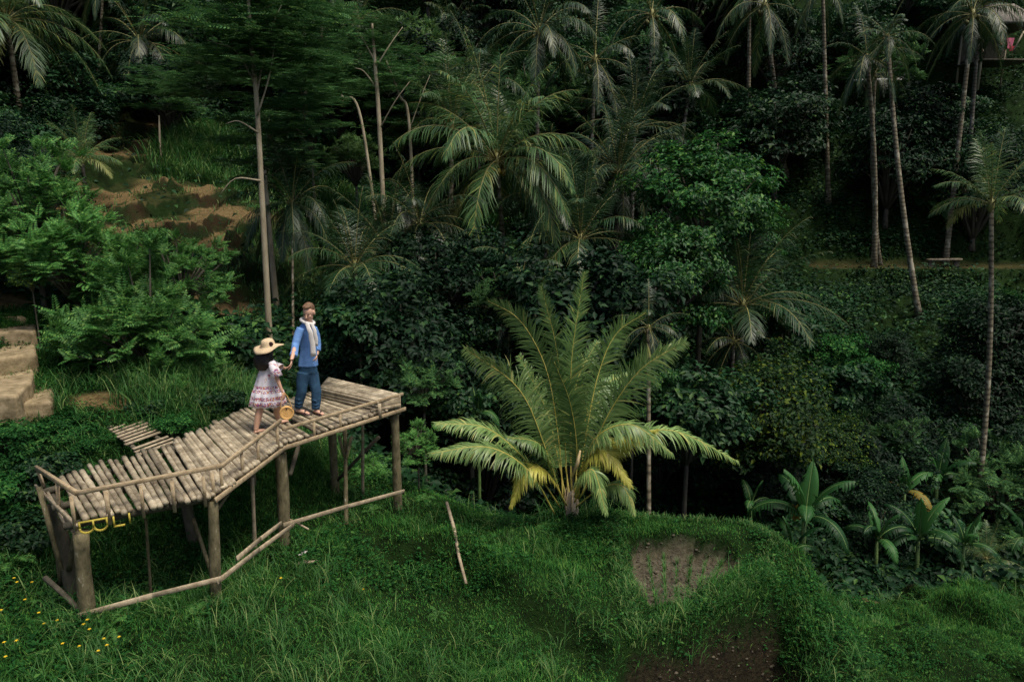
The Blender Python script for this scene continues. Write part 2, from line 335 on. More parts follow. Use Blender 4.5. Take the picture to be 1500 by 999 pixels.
def ground(x, y):
    x = np.asarray(x, float); y = np.asarray(y, float)
    z = rbf_z(x, y)
    dist = np.hypot(x, y)
    amp = .17 + .05 * np.clip(dist - 12, 0, 40) + .55 * sstep(4.6, 6.5, x) * sstep(18, 14, y) * sstep(7, 9.5, y)
    z = z + fbm(x * .55, y * .55, 3, 4) * amp * 1.3 + fbm(x * 2.2, y * 2.2, 9, 3) * .16
    z = z + (fbm(x * .95, y * .95, 41, 3) * .55 * sstep(-2.2, -.8, x) * sstep(14, 12, y) + np.abs(fbm(x * .5 + y * .35, y * .22, 43, 3)) * 1.6 * sstep(4.2, 5.5, x) * sstep(17, 14, y) - .25 * sstep(4.2, 5.5, x) * sstep(17, 14, y))
    # terraces of the left slope
    tm = sstep(1.2, -1.2, poly_sd(terr_poly, x, y))
    st = 1.1; nzt = fbm(x * .3, y * .3, 21, 3) * 1.6 + fbm(x * 1.3, y * 1.3, 22, 4) * .6; q = (z + nzt) / st; fr = q - np.floor(q)
    zt = (np.floor(q) + np.minimum(fr / .7, 1) * .34 + .66 * sstep(.7, .9, fr)) * st - nzt
    z = z * (1 - tm) + tm * zt
    z = z + tm * fbm(x * 3, y * 3, 23, 3) * .12
    sh_ = sstep(-.05, .38, poly_sd(shelf, x, y) + fbm(x * 1.2, y * 1.2, 71, 3) * .5) * sstep(-2.6, -1.6, x) * sstep(2.6, 1.6, x) * sstep(12.5, 11.5, y)
    z = z - .42 * sh_
    rs_ = sstep(4.3, 5.4, x) * sstep(17, 15, y) * sstep(6, 8, y); stp2 = .8; nz2 = fbm(x * .45, y * .45, 73, 3) * 1.6; q = (z + nz2) / stp2; fr = q - np.floor(q)
    z = z * (1 - .75 * rs_) + .75 * rs_ * ((np.floor(q) + np.minimum(fr / .6, 1) * .3 + .7 * sstep(.6, .95, fr)) * stp2 - nz2)
    # right terraces of the far slope
    rm = sstep(3, 9, x) * sstep(25, 29, y)
    st = 2.4; q = (z + fbm(x * .1, y * .1, 31, 2) * 2) / st; fr = q - np.floor(q)
    zt = (np.floor(q) + sstep(.35, .95, fr)) * st - fbm(x * .1, y * .1, 31, 2) * 2
    z = z * (1 - rm * .7) + rm * .7 * zt
    zp = P(1383, 391, 40.2)[2]; pk = sstep(1.6, .9, np.abs(y - 40.2)) * sstep(15, 17, x) * sstep(45, 35, x)
    z = z * (1 - pk) + zp * pk; fr_ = sstep(.9, 1.4, 40.2 - y) * sstep(5, 1.5, 40.2 - y) * sstep(15, 17, x) * sstep(45, 35, x); z = np.where(fr_ > 0, np.minimum(z, zp - .25 * fr_), z)
    # rim and paddy shelf, with the earth bank in front of it
    rd = poly_sd(rim, x, y) + fbm(x * 1.3, y * 1.3, 5, 3) * .35
    fw = .35 + 1.5 * sstep(3.6, 5.0, x) 
    rmm = sstep(1, 0, (rd + .12) / (fw + .12))
    z = z * (1 - rmm) + (PZ + .14 + .22 * sstep(10.9, 11.5, y + .1 * x) + fbm(x * 2, y * 2, 8, 3) * .16) * rmm
    pd = poly_sd(pad, x, y) + fbm(x * 2.5, y * 2.5, 15, 3) * .32
    pm_ = sstep(.10, -.04, pd)
    z = z * (1 - pm_) + (PZ - .06 + fbm(x * 5, y * 5, 18, 2) * .05 + .022 * np.sin((x + .12 * y) * 6.283 / .21)) * pm_
    # bank falling away below the paddy
    z = z - bank_mask(x, y, .0, .4) * (1.5 + .5 * fbm(x * 3, y * 3, 33, 3))
    return z
def g1(x, y): return float(ground(np.array([x]), np.array([y]))[0])

def axis(lo, hi, f0, f1, dfine, growth):
    a = list(np.arange(f0, f1, dfine)); s = dfine; v = a[-1]
    while v < hi: s *= growth; v += s; a.append(v)
    s = dfine; v = a[0]; b = []
    while v > lo: s *= growth; v -= s; b.append(v)
    return np.array(b[::-1] + a)
gx = np.unique(np.round(np.concatenate([axis(-130, 130, -9, 11, .08, 1.035), np.arange(-18, -9, .13)]), 3)); gy = np.unique(np.round(np.concatenate([axis(-30, 170, 5, 16, .08, 1.02), np.arange(16, 34, .13)]), 3))
GX, GY = np.meshgrid(gx, gy); GZ = ground(GX, GY)
nx, ny = len(gx), len(gy)
ii = (np.arange(ny - 1)[:, None] * nx + np.arange(nx - 1)[None, :]).ravel()
gq = np.stack([ii, ii + 1, ii + nx + 1, ii + nx], 1)
gme = mesh_np('ground', np.stack([GX, GY, GZ], -1).reshape(-1, 3), [gq], smooth=True)
def soil_mask(x, y):
    tm = sstep(.4, -1.0, poly_sd(terr_poly, x, y))
    s = tm * (.32 + 1.8 * sstep(-.05, .22, fbm(x * .5, y * .5, 77, 4)))
    rd = poly_sd(rim, x, y); pd = poly_sd(pad, x, y)
    bank = sstep(.35, .6, bank_mask(x, y, .02, .3) + fbm(x * 2.2, y * 2.2, 52, 3) * .5)
    s = np.maximum(s, bank)
    s = np.maximum(s, sstep(.05, -.03, pd))
    # path at the foot of the steps
    pth = sstep(.5, .2, np.hypot((x + 6.7) * .6, (y - 11.4) * 1.2))
    pth = np.maximum(pth, sstep(.9, .4, np.hypot((x + 10.6) * .6, y - 14.4)))
    s = np.maximum(s, pth)
    s = np.maximum(s, sstep(1.1, .7, np.abs(y - 40.2)) * sstep(16, 17, x) * .55)
    ex = sstep(.12, .26, fbm(x * .7 + 3, y * .7, 55, 4)) * (y > 8) * (x > 6) * (y < 16)
    return np.clip(np.maximum(s, ex), 0, 1)
SM = soil_mask(GX, GY)
at_ = gme.attributes.new('soil', 'FLOAT', 'POINT'); at_.data.foreach_set('value', SM.astype(np.float32).ravel())
wet = sstep(.06, -.03, poly_sd(pad, GX, GY))
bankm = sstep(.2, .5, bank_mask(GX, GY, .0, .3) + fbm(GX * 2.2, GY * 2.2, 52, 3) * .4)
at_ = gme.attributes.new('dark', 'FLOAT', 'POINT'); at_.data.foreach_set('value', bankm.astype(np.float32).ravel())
at_ = gme.attributes.new('mud', 'FLOAT', 'POINT'); at_.data.foreach_set('value', wet.astype(np.float32).ravel())
def ground_mat():
    m, n, o = newmat('ground_soil_and_moss'); L = n.links.new
    g = n.nodes.new('ShaderNodeNewGeometry')
    def noise(sc, det=8):
        t = n.nodes.new('ShaderNodeTexNoise'); t.inputs['Scale'].default_value = sc; t.inputs['Detail'].default_value = det; t.inputs['Roughness'].default_value = .65
        L(g.outputs['Position'], t.inputs['Vector']); return t
    def ramp(src, a, b, ca, cb):
        r = n.nodes.new('ShaderNodeValToRGB'); r.color_ramp.elements[0].position = a; r.color_ramp.elements[1].position = b
        r.color_ramp.elements[0].color = (*ca, 1); r.color_ramp.elements[1].color = (*cb, 1); L(src, r.inputs[0]); return r.outputs[0]
    def attr(nm):
        a = n.nodes.new('ShaderNodeAttribute'); a.attribute_name = nm; return a.outputs['Fac']
    def mix(f, a, b):
        x = n.nodes.new('ShaderNodeMix'); x.data_type = 'RGBA'; L(f, x.inputs[0]); L(a, x.inputs[6]); L(b, x.inputs[7]); return x.outputs[2]
    n1 = noise(2.2); n2 = noise(14)
    green = ramp(n1.outputs[0], .35, .65, (.005, .012, .003), (.012, .030, .006))
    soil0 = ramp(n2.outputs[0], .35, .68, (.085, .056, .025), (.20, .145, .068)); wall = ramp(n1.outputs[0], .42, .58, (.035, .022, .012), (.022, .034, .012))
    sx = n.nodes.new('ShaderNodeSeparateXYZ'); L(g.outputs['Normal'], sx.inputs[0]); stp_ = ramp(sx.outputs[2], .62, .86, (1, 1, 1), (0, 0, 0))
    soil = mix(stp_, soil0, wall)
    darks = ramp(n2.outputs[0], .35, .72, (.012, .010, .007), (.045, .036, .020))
    mud = ramp(n2.outputs[0], .35, .65, (.045, .040, .027), (.115, .102, .072))
    sm = n.nodes.new('ShaderNodeMath'); sm.operation = 'MULTIPLY_ADD'; L(n1.outputs[0], sm.inputs[0]); sm.inputs[1].default_value = 1.6; sm.inputs[2].default_value = -.8
    ad = n.nodes.new('ShaderNodeMath'); ad.operation = 'ADD'; ad.use_clamp = True; L(sm.outputs[0], ad.inputs[0]); L(attr('soil'), ad.inputs[1])
    fac = n.nodes.new('ShaderNodeMath'); fac.operation = 'MULTIPLY'; fac.use_clamp = True; L(ad.outputs[0], fac.inputs[0]); L(attr('soil'), fac.inputs[1])
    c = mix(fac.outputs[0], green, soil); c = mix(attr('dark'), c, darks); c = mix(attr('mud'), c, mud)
    pb = n.nodes.new('ShaderNodeBsdfPrincipled'); L(c, pb.inputs['Base Color']); pb.inputs['Roughness'].default_value = .95; pb.inputs['Specular IOR Level'].default_value = .08
    b = n.nodes.new('ShaderNodeBump'); b.inputs['Strength'].default_value = .8; b.inputs['Distance'].default_value = .06; L(n2.outputs[0], b.inputs['Height']); L(b.outputs[0], pb.inputs['Normal'])
    L(pb.outputs[0], o.inputs[0]); return m
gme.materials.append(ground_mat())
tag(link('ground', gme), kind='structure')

# ------------------------------------------------------------------ platform
M['bamboo'] = noise_mat('weathered_bamboo', (.13, .10, .065), (.40, .34, .24), 6, .6, (1, 1, 1), .35, island=.42, c3=(.54, .48, .37))
M['log'] = noise_mat('mossy_log', (.06, .055, .028), (.19, .16, .09), 13, .85, (1, 1, .5), .8, c3=(.50, .48, .38))
M['log_dark'] = noise_mat('dark_log', (.05, .045, .03), (.12, .105, .075), 9, .85, (1, 1, .45), .5)  # darker log colour for beams, back posts and some braces
M['plank'] = noise_mat('weathered_plank', (.20, .155, .10), (.42, .345, .24), 12, .75, (1, 1, 1), .35, island=.12)
M['rail'] = noise_mat('brown_rail_wood', (.24, .175, .10), (.44, .345, .22), 14, .7, (1, 1, 1), .3, island=.12)
M['yellow'] = noise_mat('yellow_paint', (.34, .27, .04), (.52, .42, .07), 30, .6, bump=.1)

E = [Pz(110, 765, 0), Pz(310, 729, 0), Pz(414, 652, 0), Pz(586, 597, 0)]
BO = Pz(484, 552, .26); B3 = np.array([BO[0], BO[1], 0.]); 
Bk = [Pz(72, 708, 0), Pz(258, 650, 0), Pz(352, 606, 0), B3]
E = [np.array(e) for e in E]
plat = empty('bamboo_platform', ((E[0] + E[3]) / 2 + np.array([0, 0, -1.7])), 'raised bamboo viewing platform on round log posts, couple standing on it', 'platform')
bpy.context.view_layer.update()
PL = np.array(plat.location)
def pobj(mb, name, mats, parent=plat, smooth=False, base=None):
    o = mb.obj(name, mats, None, smooth)
    o.parent = parent
    b = np.zeros(3); q = parent
    while q is not None: b = b + np.array(q.location); q = q.parent
    o.location = -b
    return o
def seglerp(pts, t):
    ls = [np.linalg.norm(pts[i + 1] - pts[i]) for i in range(len(pts) - 1)]; d = t * sum(ls)
    for i, l in enumerate(ls):
        if d <= l or i == len(ls) - 1: return pts[i] + (pts[i + 1] - pts[i]) * min(1.02, d / l)
        d -= l
deck = MB(); nseg = [19, 27, 31]
rr = random.Random(3)
for k in range(3):
    n = nseg[k]
    for i in range(n):
        t = (i + .5) / n
        if k == 2 and i in (6, 7): continue
        if k == 0 and i in (0,): continue
        a = E[k] + (E[k + 1] - E[k]) * t; b = Bk[k] + (Bk[k + 1] - Bk[k]) * t
        d = b - a; L_ = np.linalg.norm(d); d /= L_
        a = a - d * rr.uniform(.0, .06); b = b + d * (rr.uniform(-.09, .10) + (-.12 if rr.random() < .12 else 0))
        r = rr.uniform(.026, .038) + (.002 if k == 0 else -.001)
        sd_ = np.array([-d[1], d[0], 0]); jit = rr.uniform(-.018, .018)
        a = a + sd_ * jit; b = b + sd_ * rr.uniform(-.02, .02)
        zz = rr.uniform(-.012, .016); ts = np.linspace(0, 1, 14); bow = rr.uniform(-.01, .012)
        pts = [a + (b - a) * u + np.array([0, 0, .03 + zz + bow * math.sin(math.pi * u)]) for u in ts]
        node = rr.randint(2, 4)
        rad = [r * (1.16 if (q % node) == 1 else 1.0) * (1 - .12 * u) for q, u in enumerate(ts)]
        deck.tube(pts, rad, 9)
deck_o = pobj(deck, 'deck', M['bamboo'])
# long beams below the deck
bm_ = MB()
def inner(a, b, t): return a + (b - a) * t
for fr in (.06, .5, .93):
    pts = []
    for k in range(4): pts.append(inner(E[k], Bk[k], fr) + np.array([0, 0, -.055]))
    for k in range(3):
        d = nrm(pts[k + 1] - pts[k]); bm_.tube([pts[k] - d * .1, (pts[k] + pts[k + 1]) / 2 + np.array([0, 0, -.004]), pts[k + 1] + d * .08], [.042, .045, .04], 8)
for k in range(4):
    a = inner(E[k], Bk[k], .03); b = inner(E[k], Bk[k], 1.03)
    bm_.tube([a + np.array([0, 0, -.13]), b + np.array([0, 0, -.13])], [.04, .04], 8)
pobj(bm_, 'beam', M['log_dark'])
ed = MB()
for k in (1, 2):
    dd = nrm(E[k + 1] - E[k]); out = np.array([dd[1], -dd[0], 0])
    ed.board(E[k] + out * .045 + np.array([0, 0, -.03]), E[k + 1] + out * .045 + np.array([0, 0, -.03]) + dd * .08, .03, .06)
pobj(ed, 'edge_board', M['rail'])
def post(top, bot, r0, r1, mat, name='post', par=plat):
    mb = MB(); ts = np.linspace(0, 1, 9); sd1 = random.uniform(0, 9)
    pts = [np.array(top) + (np.array(bot) - np.array(top)) * t + np.array([math.sin(sd1 + 5 * t), math.cos(sd1 + 4 * t), 0]) * r0 * .10 for t in ts]
    rad = [(r0 + (r1 - r0) * t) * (1 + .05 * math.sin(sd1 * 3 + 9 * t)) for t in ts]
    mb.tube(pts, rad, 14); o = pobj(mb, name, mat, par, True); return o
def gp(px, py, Y, dz=-.4):
    p = P(px, py, Y); return p + np.array([0, 0, dz])
Yf = [e[1] for e in E]
post(P(119, 778, Yf[0] + .05), gp(126, 905, Yf[0] + .05), .080, .086, M['log'])
post(P(311, 733, Yf[1] + .06), gp(316, 878, Yf[1] + .06), .062, .070, M['log'])
post(P(411, 664, Yf[2] + .1), gp(416, 798, Yf[2] + .1), .085, .09, M['log'])
post(P(577, 606, Yf[3] + .02), gp(584, 738, Yf[3] + .02), .070, .078, M['log'])
# back posts
for (k, tp, r) in ((0, .8, .08), (1, .9, .07), (2, .92, .08)):
    a = inner(E[k], Bk[k], tp); zb = g1(a[0] + .05, a[1]) - .3
    post(a + np.array([0, 0, -.16]), np.array([a[0] + .06, a[1], zb]), r, r * 1.08, M['log_dark'])
post(P(487, 634, 12.2), gp(490, 722, 12.2), .07, .078, M['log'])
# slender props
for (a, b, r) in (((369, 700, 9.3), (373, 800, 9.5), .026), ((214, 760, 8.1), (219, 862, 8.2), .017), ((505, 628, 11.2), (507, 776, 10.9), .034), ((531, 622, 11.6), (531, 712, 12.0), .026),
                  ((118, 735, 7.75), (98, 812, 8.1), .03), ((80, 768, 8.2), (86, 835, 8.2), .024)):
    post(P(*a), gp(*b, dz=-.2), r, r * 1.1, M['log'] if r != .026 else M['plank'], 'prop')
# braces
for (a, b, r, mt) in (((515, 640, 11.2), (507, 672, 11.0), .028, 'log'), ((497, 640, 11.0), (504, 668, 11.0), .026, 'log'), ((437, 655, 10.6), (425, 695, 10.0), .038, 'log_dark'), ((283, 760, 8.6), (309, 838, 8.2), .026, 'log'),
                  ((340, 715, 9.0), (316, 750, 8.2), .026, 'log'), ((555, 640, 11.9), (492, 706, 12.2), .034, 'log_dark'), ((57, 713, 8.1), (90, 835, 7.9), .034, 'log'), ((66, 846, 7.7), (116, 892, 7.35), .032, 'log_dark'), ((418, 758, 10.1), (452, 775, 9.9), .016, 'plank')):
    mb = MB(); mb.tube([P(*a), (P(*a) + P(*b)) / 2 + np.array([0, 0, .01]), P(*b)], [r, r * .95, r * .9], 8); pobj(mb, 'brace', M[mt], plat, True)
# low tie planks between the posts
for (a, b) in (((114, 902, Yf[0] - .06), (324, 847, Yf[1] - .05)), ((318, 852, Yf[1] - .08), (430, 768, Yf[2] - .05)), ((347, 818, Yf[1] + .4), (412, 766, Yf[2] - .12)), ((415, 769, Yf[2] - .03), (592, 719, Yf[3] - .1))):
    mb = MB(); A2, B2 = P(*a), P(*b); mid = (A2 + B2) / 2 + np.array([0, 0, .012])
    mb.board(A2, mid, .028, .062); mb.board(mid + (A2 - mid) * .002, B2, .026, .058); pobj(mb, 'tie_plank', M['plank'])
# handrails (> baluster)
def eY(px):
    best = None
    for k in range(3):
        a = proj(E[k])[0]; b = proj(E[k + 1])[0]
        if a <= px <= b: 
            lo, hi = 0., 1.
            for _ in range(30):
                mid = (lo + hi) / 2; q = proj(E[k] + (E[k + 1] - E[k]) * mid)[0]
                if q < px: lo = mid
                else: hi = mid
            return E[k] + (E[k + 1] - E[k]) * lo
    return E[0] if px < proj(E[0])[0] else E[3]
def rail_run(pts, bal, w=.035, h=.05):
    root = None
    for i in range(len(pts) - 1):
        mb = MB(); mb.board(pts[i], pts[i + 1], w, h); o = pobj(mb, 'handrail', M['rail'])
        for (bp, tp, bw) in [b for b in bal if b[3] == i for b in [(b[0], b[1], b[2])]]:
            q = MB(); q.board(bp, tp, bw, bw * .75, up=(0, 1, 0)); pobj(q, 'baluster', M['rail'], o)
r0 = P(112, 722, E[0][1]); r1 = P(325, 682, eY(325)[1]); r2 = P(411, 616, eY(411)[1]); rb = P(53, 685, Bk[0][1] - .1)
def bal(px, seg_a, seg_b, bw=.034, ext=0.0):
    e = eY(px); d = seg_b - seg_a
    lo, hi = 0., 1.
    for _ in range(30):
        mid = (lo + hi) / 2
        if proj(seg_a + d * mid)[0] < px: lo = mid
        else: hi = mid
    t = seg_a + d * lo
    return (e + np.array([0, -.045, -.08 - ext]), np.array([e[0], e[1] - .045, t[2] - .025 + .003]), bw)
bl = [(*bal(x, r0, r1, bw), 0) for x, bw in ((113, .034), (163, .042), (213, .032), (258, .038), (303, .034), (316, .036))] + [(*bal(x, r1, r2, bw), 1) for x, bw in ((328, .034), (358, .036), (381, .036), (409, .042))]
rail_run([r0, r1, r2], bl)
r3 = P(414, 629, eY(414)[1]); r4 = P(590, 577, eY(586)[1] + .02)
rail_run([r3, r4], [(*bal(x, r3, r4, bw), 0) for x, bw in ((462, .034), (500, .038))])
mb = MB(); mb.board(rb, r0, .04, .06); lo = pobj(mb, 'handrail', M['rail'])
q = MB(); e0 = Bk[0] + np.array([.05, -.05, -.05]); q.board(e0 + np.array([-.08, 0, 0]), P(56, 690, Bk[0][1] - .12), .035, .03, up=(0, 1, 0)); q2 = inner(E[0], Bk[0], .45)
pobj(q, 'baluster', M['rail'], lo)
q = MB(); q.board(q2 + np.array([-.06, 0, -.18]), inner(r0, rb, .45), .035, .03, up=(0, 1, 0)); pobj(q, 'baluster', M['rail'], lo)
mb = MB(); mb.board(P(52, 712, Bk[0][1]) , P(112, 770, E[0][1] - .04), .03, .05); mb.board(P(70, 722, Bk[0][1] - .15) , P(100, 775, E[0][1] + .15), .03, .04); pobj(mb, 'end_board', M['plank'])
# bench at the far end
FO = Pz(584, 576, .26); FI = Pz(552, 586, .26); BI = Pz(469, 567, .26); BO2 = Pz(482, 552, .26)
be = MB()
top_lo = lambda s_: (inner(FI, BI, s_), inner(FO, BO2, s_))
nb = 13
for i in range(7):
    s0 = (i + .5) / 7; a = inner(FI, FO, s0); b = inner(BI, BO2, s0)
    ts = [0, .25, .5, .75, 1]
    be.tube([a + (b - a) * u + np.array([0, 0, -.01]) for u in ts], [.037, .036, .037, .036, .035], 8, flat=.45)
bench = pobj(be, 'bench_top', M['bamboo'])
bf = MB()
for i in range(4):
    z = .215 - i * .055
    a = np.array([FI[0], FI[1], z]); b = np.array([BI[0], BI[1], z]); dn = nrm(b - a)
    bf.tube([a + np.array([.02, 0, 0]), (a + b) / 2, b], [.025, .027, .024], 8)
pobj(bf, 'bench_front', M['bamboo'])
bs = MB()
bs.board(np.array([FI[0] - .02, FI[1] + .01, .16]), np.array([FO[0] + .02, FO[1] - .03, .14]), .02, .13)
bs.board(np.array([FI[0] - .1, FI[1] - .05, .10]), np.array([FO[0] + .03, FO[1] - .05, .07]), .03, .05)
bs.board(np.array([FO[0], FO[1] - .01, -.1]), np.array([FO[0], FO[1] - .01, .24]), .06, .04, up=(0, 1, 0))
bs.board(np.array([FI[0] + .04, FI[1], -.06]), np.array([FI[0] + .04, FI[1], .2]), .05, .04, up=(0, 1, 0))
pobj(bs, 'bench_side', M['plank'])
# ---- letters hanging from the deck edge
def letter(name, strokes, label, px0, py0, Y, s):
    root_p = P(px0, py0, Y); mb = MB()
    d = nrm(np.array([E[1][0] - E[0][0], E[1][1] - E[0][1], 0])); k = s
    for pl in strokes:
        pts = [root_p + d * (x * k) + np.array([0, 0, -z * k]) for x, z in pl]
        for i in range(len(pts) - 1):
            mb.board(pts[i] - nrm(pts[i + 1] - pts[i]) * .006, pts[i + 1] + nrm(pts[i + 1] - pts[i]) * .006, .018, .022 + .0006 * i, up=(d[1], -d[0], 0.0))
    o = mb.obj(name, M['yellow']); o.location = (0, 0, 0)
    # put origin on the letter
    c = root_p; me = o.data; me.transform(Matrix.Translation(Vector(-c))); o.location = c
    return tag(o, label, 'letter', 'yellow letters on the platform edge')
def arc(cx, cz, rx, rz, a0, a1, n=8): return [(cx + rx * math.cos(a0 + (a1 - a0) * i / n), cz + rz * math.sin(a0 + (a1 - a0) * i / n)) for i in range(n + 1)]
dB = [[(0, 0), (1, 0)], [(0.02, 0)] + [(0.02, .25)] + arc(.26, .28, .24, .2, math.pi, 0)[1:] + [(.50, 0)], [(.5, .25)] + arc(.75, .28, .23, .2, math.pi, 0)[1:] + [(.98, 0)]]
letter('letter_sign', dB, 'yellow letter B hanging on its side below the rail corner post', 115, 766, Yf[0] - .16, .27)
letter('letter_sign', [[(0, 0), (0, .42), (.36, .42)]], 'yellow letter L hanging under the deck edge', 166, 757, Yf[0] - .04, .27)
letter('letter_sign', [[(0, 0), (0, .42)]], 'yellow upright letter I hanging under the deck, right of the L', 189, 752, Yf[0] + .02, .27)

# ------------------------------------------------------------------ footbridge
fb_c = Pz(205, 636, -.12)
fb = empty('bamboo_footbridge', fb_c, 'short ramp of split bamboo slats between dirt path and platform', 'footbridge')
fa = [Pz(154, 621, -.06), Pz(206, 668, -.16)]; fbk = [Pz(193, 607, -.06), Pz(258, 649, -.16)]
mb = MB(); rr = random.Random(9)
for i in range(13):
    if i in (9,): continue
    t = (i + .4) / 13; a = inner(fa[0], fa[1], t); b = inner(fbk[0], fbk[1], t); j = rr.uniform(-.03, .03)
    mb.tube([a + (a - b) * rr.uniform(0, .08), (a + b) / 2, b + (b - a) * rr.uniform(0, .08)], rr.uniform(.027, .036), 8, flat=.55)
pobj(mb, 'slat', M['bamboo_s'] if 'bamboo_s' in M else M['plank'], fb)
mb = MB()
for q0, q1 in ((inner(fa[0], fbk[0], .12), inner(fa[1], fbk[1], .12)), (inner(fa[0], fbk[0], .88), inner(fa[1], fbk[1], .88))):
    dz = np.array([0, 0, -.055]); mb.tube([q0 + dz, q1 + dz + (q1 - q0) * .1], .035, 8)
pobj(mb, 'beam', M['log_dark'], fb)

# ------------------------------------------------------------------ earth steps at the left
M['earth'] = noise_mat('trodden_clay', (.13, .10, .05), (.36, .28, .17), 5.5, .9, bump=.9, c3=(.45, .36, .24))
def rock_step(parent, poly, z0, z1, seed, name='step'):
    """rounded block: plan polygon, from z0 to z1"""
    bmh = bmesh.new(); vs = [bmh.verts.new((x, y, z1)) for x, y in poly]; f = bmh.faces.new(vs)
    if f.normal.z < 0: f.normal_flip()
    r = bmesh.ops.extrude_face_region(bmh, geom=[f]); 
    for v in [g for g in r['geom'] if isinstance(g, bmesh.types.BMVert)]: v.co.z = z0
    bmesh.ops.recalc_face_normals(bmh, faces=bmh.faces)
    bmesh.ops.bevel(bmh, geom=list(bmh.edges), offset=.065, segments=3, affect='EDGES', profile=.6)
    bmesh.ops.triangulate(bmh, faces=[f for f in bmh.faces if len(f.verts) > 4])
    bmesh.ops.subdivide_edges(bmh, edges=[e for e in bmh.edges if e.calc_length() > .18], cuts=3, use_grid_fill=True)
    rg = random.Random(seed)
    for v in bmh.verts:
        nse = math.sin(v.co.x * 9 + seed) * math.cos(v.co.y * 8 + seed * 2) * .03 + rg.uniform(-.009, .009)
        v.co += Vector((nse, nse * .7, nse * .8))
    me = bpy.data.meshes.new(name); bmh.to_mesh(me); bmh.free(); me.materials.append(M['earth'])
    for p in me.polygons: p.use_smooth = True
    o = link(name, me, parent); o.location = -Vector(parent.location); return o
stp = empty('earth_steps', P(50, 585, 11.6), 'worn clay steps climbing the left bank to a dirt path', 'steps')
def spoly(pxs, z): return [tuple(Pz(a, b, z)[:2]) for a, b in pxs]
rock_step(stp, spoly([(62, 594), (74, 566), (118, 567), (106, 598)], .06), -.7, .06, 5)
rock_step(stp, spoly([(22, 592), (36, 545), (80, 548), (74, 588)], .28), -.7, .28, 1)
rock_step(stp, spoly([(-55, 582), (-40, 530), (50, 526), (44, 560), (24, 580)], .52), -.7, .52, 2)
rock_step(stp, spoly([(-60, 534), (-50, 494), (44, 490), (52, 518)], .80), -.3, .80, 3)
rock_step(stp, spoly([(-60, 488), (-60, 478), (50, 470), (54, 483)], 1.08), -.1, 1.06, 4)
rock_step(stp, spoly([(-80, 462), (-80, 450), (20, 450), (40, 463)], 1.22), .3, 1.2, 6)

# ================================================================== VEGETATION
def curve_pts(ctrl, n):
    """smooth curve through control points (Catmull-Rom)"""
    c = [np.asarray(p, float) for p in ctrl]; c = [2 * c[0] - c[1]] + c + [2 * c[-1] - c[-2]]; out = []
    m = len(c) - 3
    for i in range(n):
        u = i / (n - 1) * m; k = min(int(u), m - 1); t = u - k; p0, p1, p2, p3 = c[k:k + 4]
        out.append(.5 * ((2 * p1) + (-p0 + p2) * t + (2 * p0 - 5 * p1 + 4 * p2 - p3) * t * t + (-p0 + 3 * p1 - 3 * p2 + p3) * t ** 3))
    return np.array(out)
def frond(mb, pts, leaf_len, n=60, width=.035, side=None, hang=.5, rg=None, r0=.02, start=.16, mi_leaf=0, mi_r=1, segs=3, sweep=.75, petiole_tube=6, vee=.2, curl=1.0, ragged=.07):
    """a pinnate palm leaf along the curve pts"""
    rg = rg or rng
    m = len(pts); T = nrm(np.gradient(pts, axis=0))
    az = pts[-1] - pts[0]; hor = np.array([az[0], az[1], 0])
    if side is None:
        side = np.array([-hor[1], hor[0], 0]); side = side / (np.linalg.norm(side) + 1e-9)
    side = np.asarray(side, float)
    mb.tube(pts, np.linspace(r0, r0 * .18, m), petiole_tube, mi_r, flat=.7)
    t = np.linspace(start, .995, n); idx = t * (m - 1); i0 = np.minimum(idx.astype(int), m - 2); fr = (idx - i0)[:, None]
    B = pts[i0] * (1 - fr) + pts[i0 + 1] * fr; D = nrm(T[i0] * (1 - fr) + T[i0 + 1] * fr)
    Ssd = nrm(side - (D * side).sum(1, keepdims=True) * D); Nn = np.cross(Ssd, D)
    Nn = np.where(Nn[:, 2:3] < 0, -Nn, Nn)
    u = (t - start) / (1 - start)
    ll = leaf_len * np.clip(.45 + 1.5 * u, 0, 1) * np.clip(1.15 - .95 * u ** 2.2, .12, 1)
    for sg in (-1, 1):
        l = ll * rg.uniform(.82, 1.08, n) * np.where(rg.random(n) < ragged * .6, rg.uniform(.15, .6, n), 1); sw = sweep * (.75 + .6 * u) + rg.normal(0, ragged, n)
        d = nrm(sg * Ssd * np.cos(sw)[:, None] + D * np.sin(sw)[:, None] + Nn * (vee + rg.normal(0, .1, n))[:, None])
        wv = nrm(np.cross(d, Nn)); p = B.copy(); rows = []
        hg = hang * rg.uniform(.6, 1.35, n)
        for k in range(segs + 1):
            f = k / segs; wd = width * (.55 + 1.3 * f if f < .34 else 1.0 - (f - .34) / .66 * .97)
            rows.append(p - wv * wd * .5); rows.append(p + wv * wd * .5)
            d = nrm(d + np.array([0, 0, -1.]) * (hg * curl / segs * (1 + f))[:, None]); p = p + d * (l / segs)[:, None]
        V = np.stack(rows, 1).reshape(-1, 3); K_ = 2 * (segs + 1); k0 = np.arange(n)[:, None] * K_
        Q = np.concatenate([k0 + np.array([[2 * q, 2 * q + 1, 2 * q + 3, 2 * q + 2]]) for q in range(segs)])
        mb.add(V, Q, mi_leaf)
def frond_path(az, el, L, droop, n=14, base=(0, 0, 0)):
    d = np.array([math.cos(az) * math.cos(el), math.sin(az) * math.cos(el), math.sin(el)]); p = np.array(base, float); out = [p.copy()]
    for i in range(n - 1):
        p = p + d * L / (n - 1); out.append(p.copy()); d = d + np.array([0, 0, -droop / n * (1 + 1.2 * i / n)]); d = d / np.linalg.norm(d)
    return np.array(out)
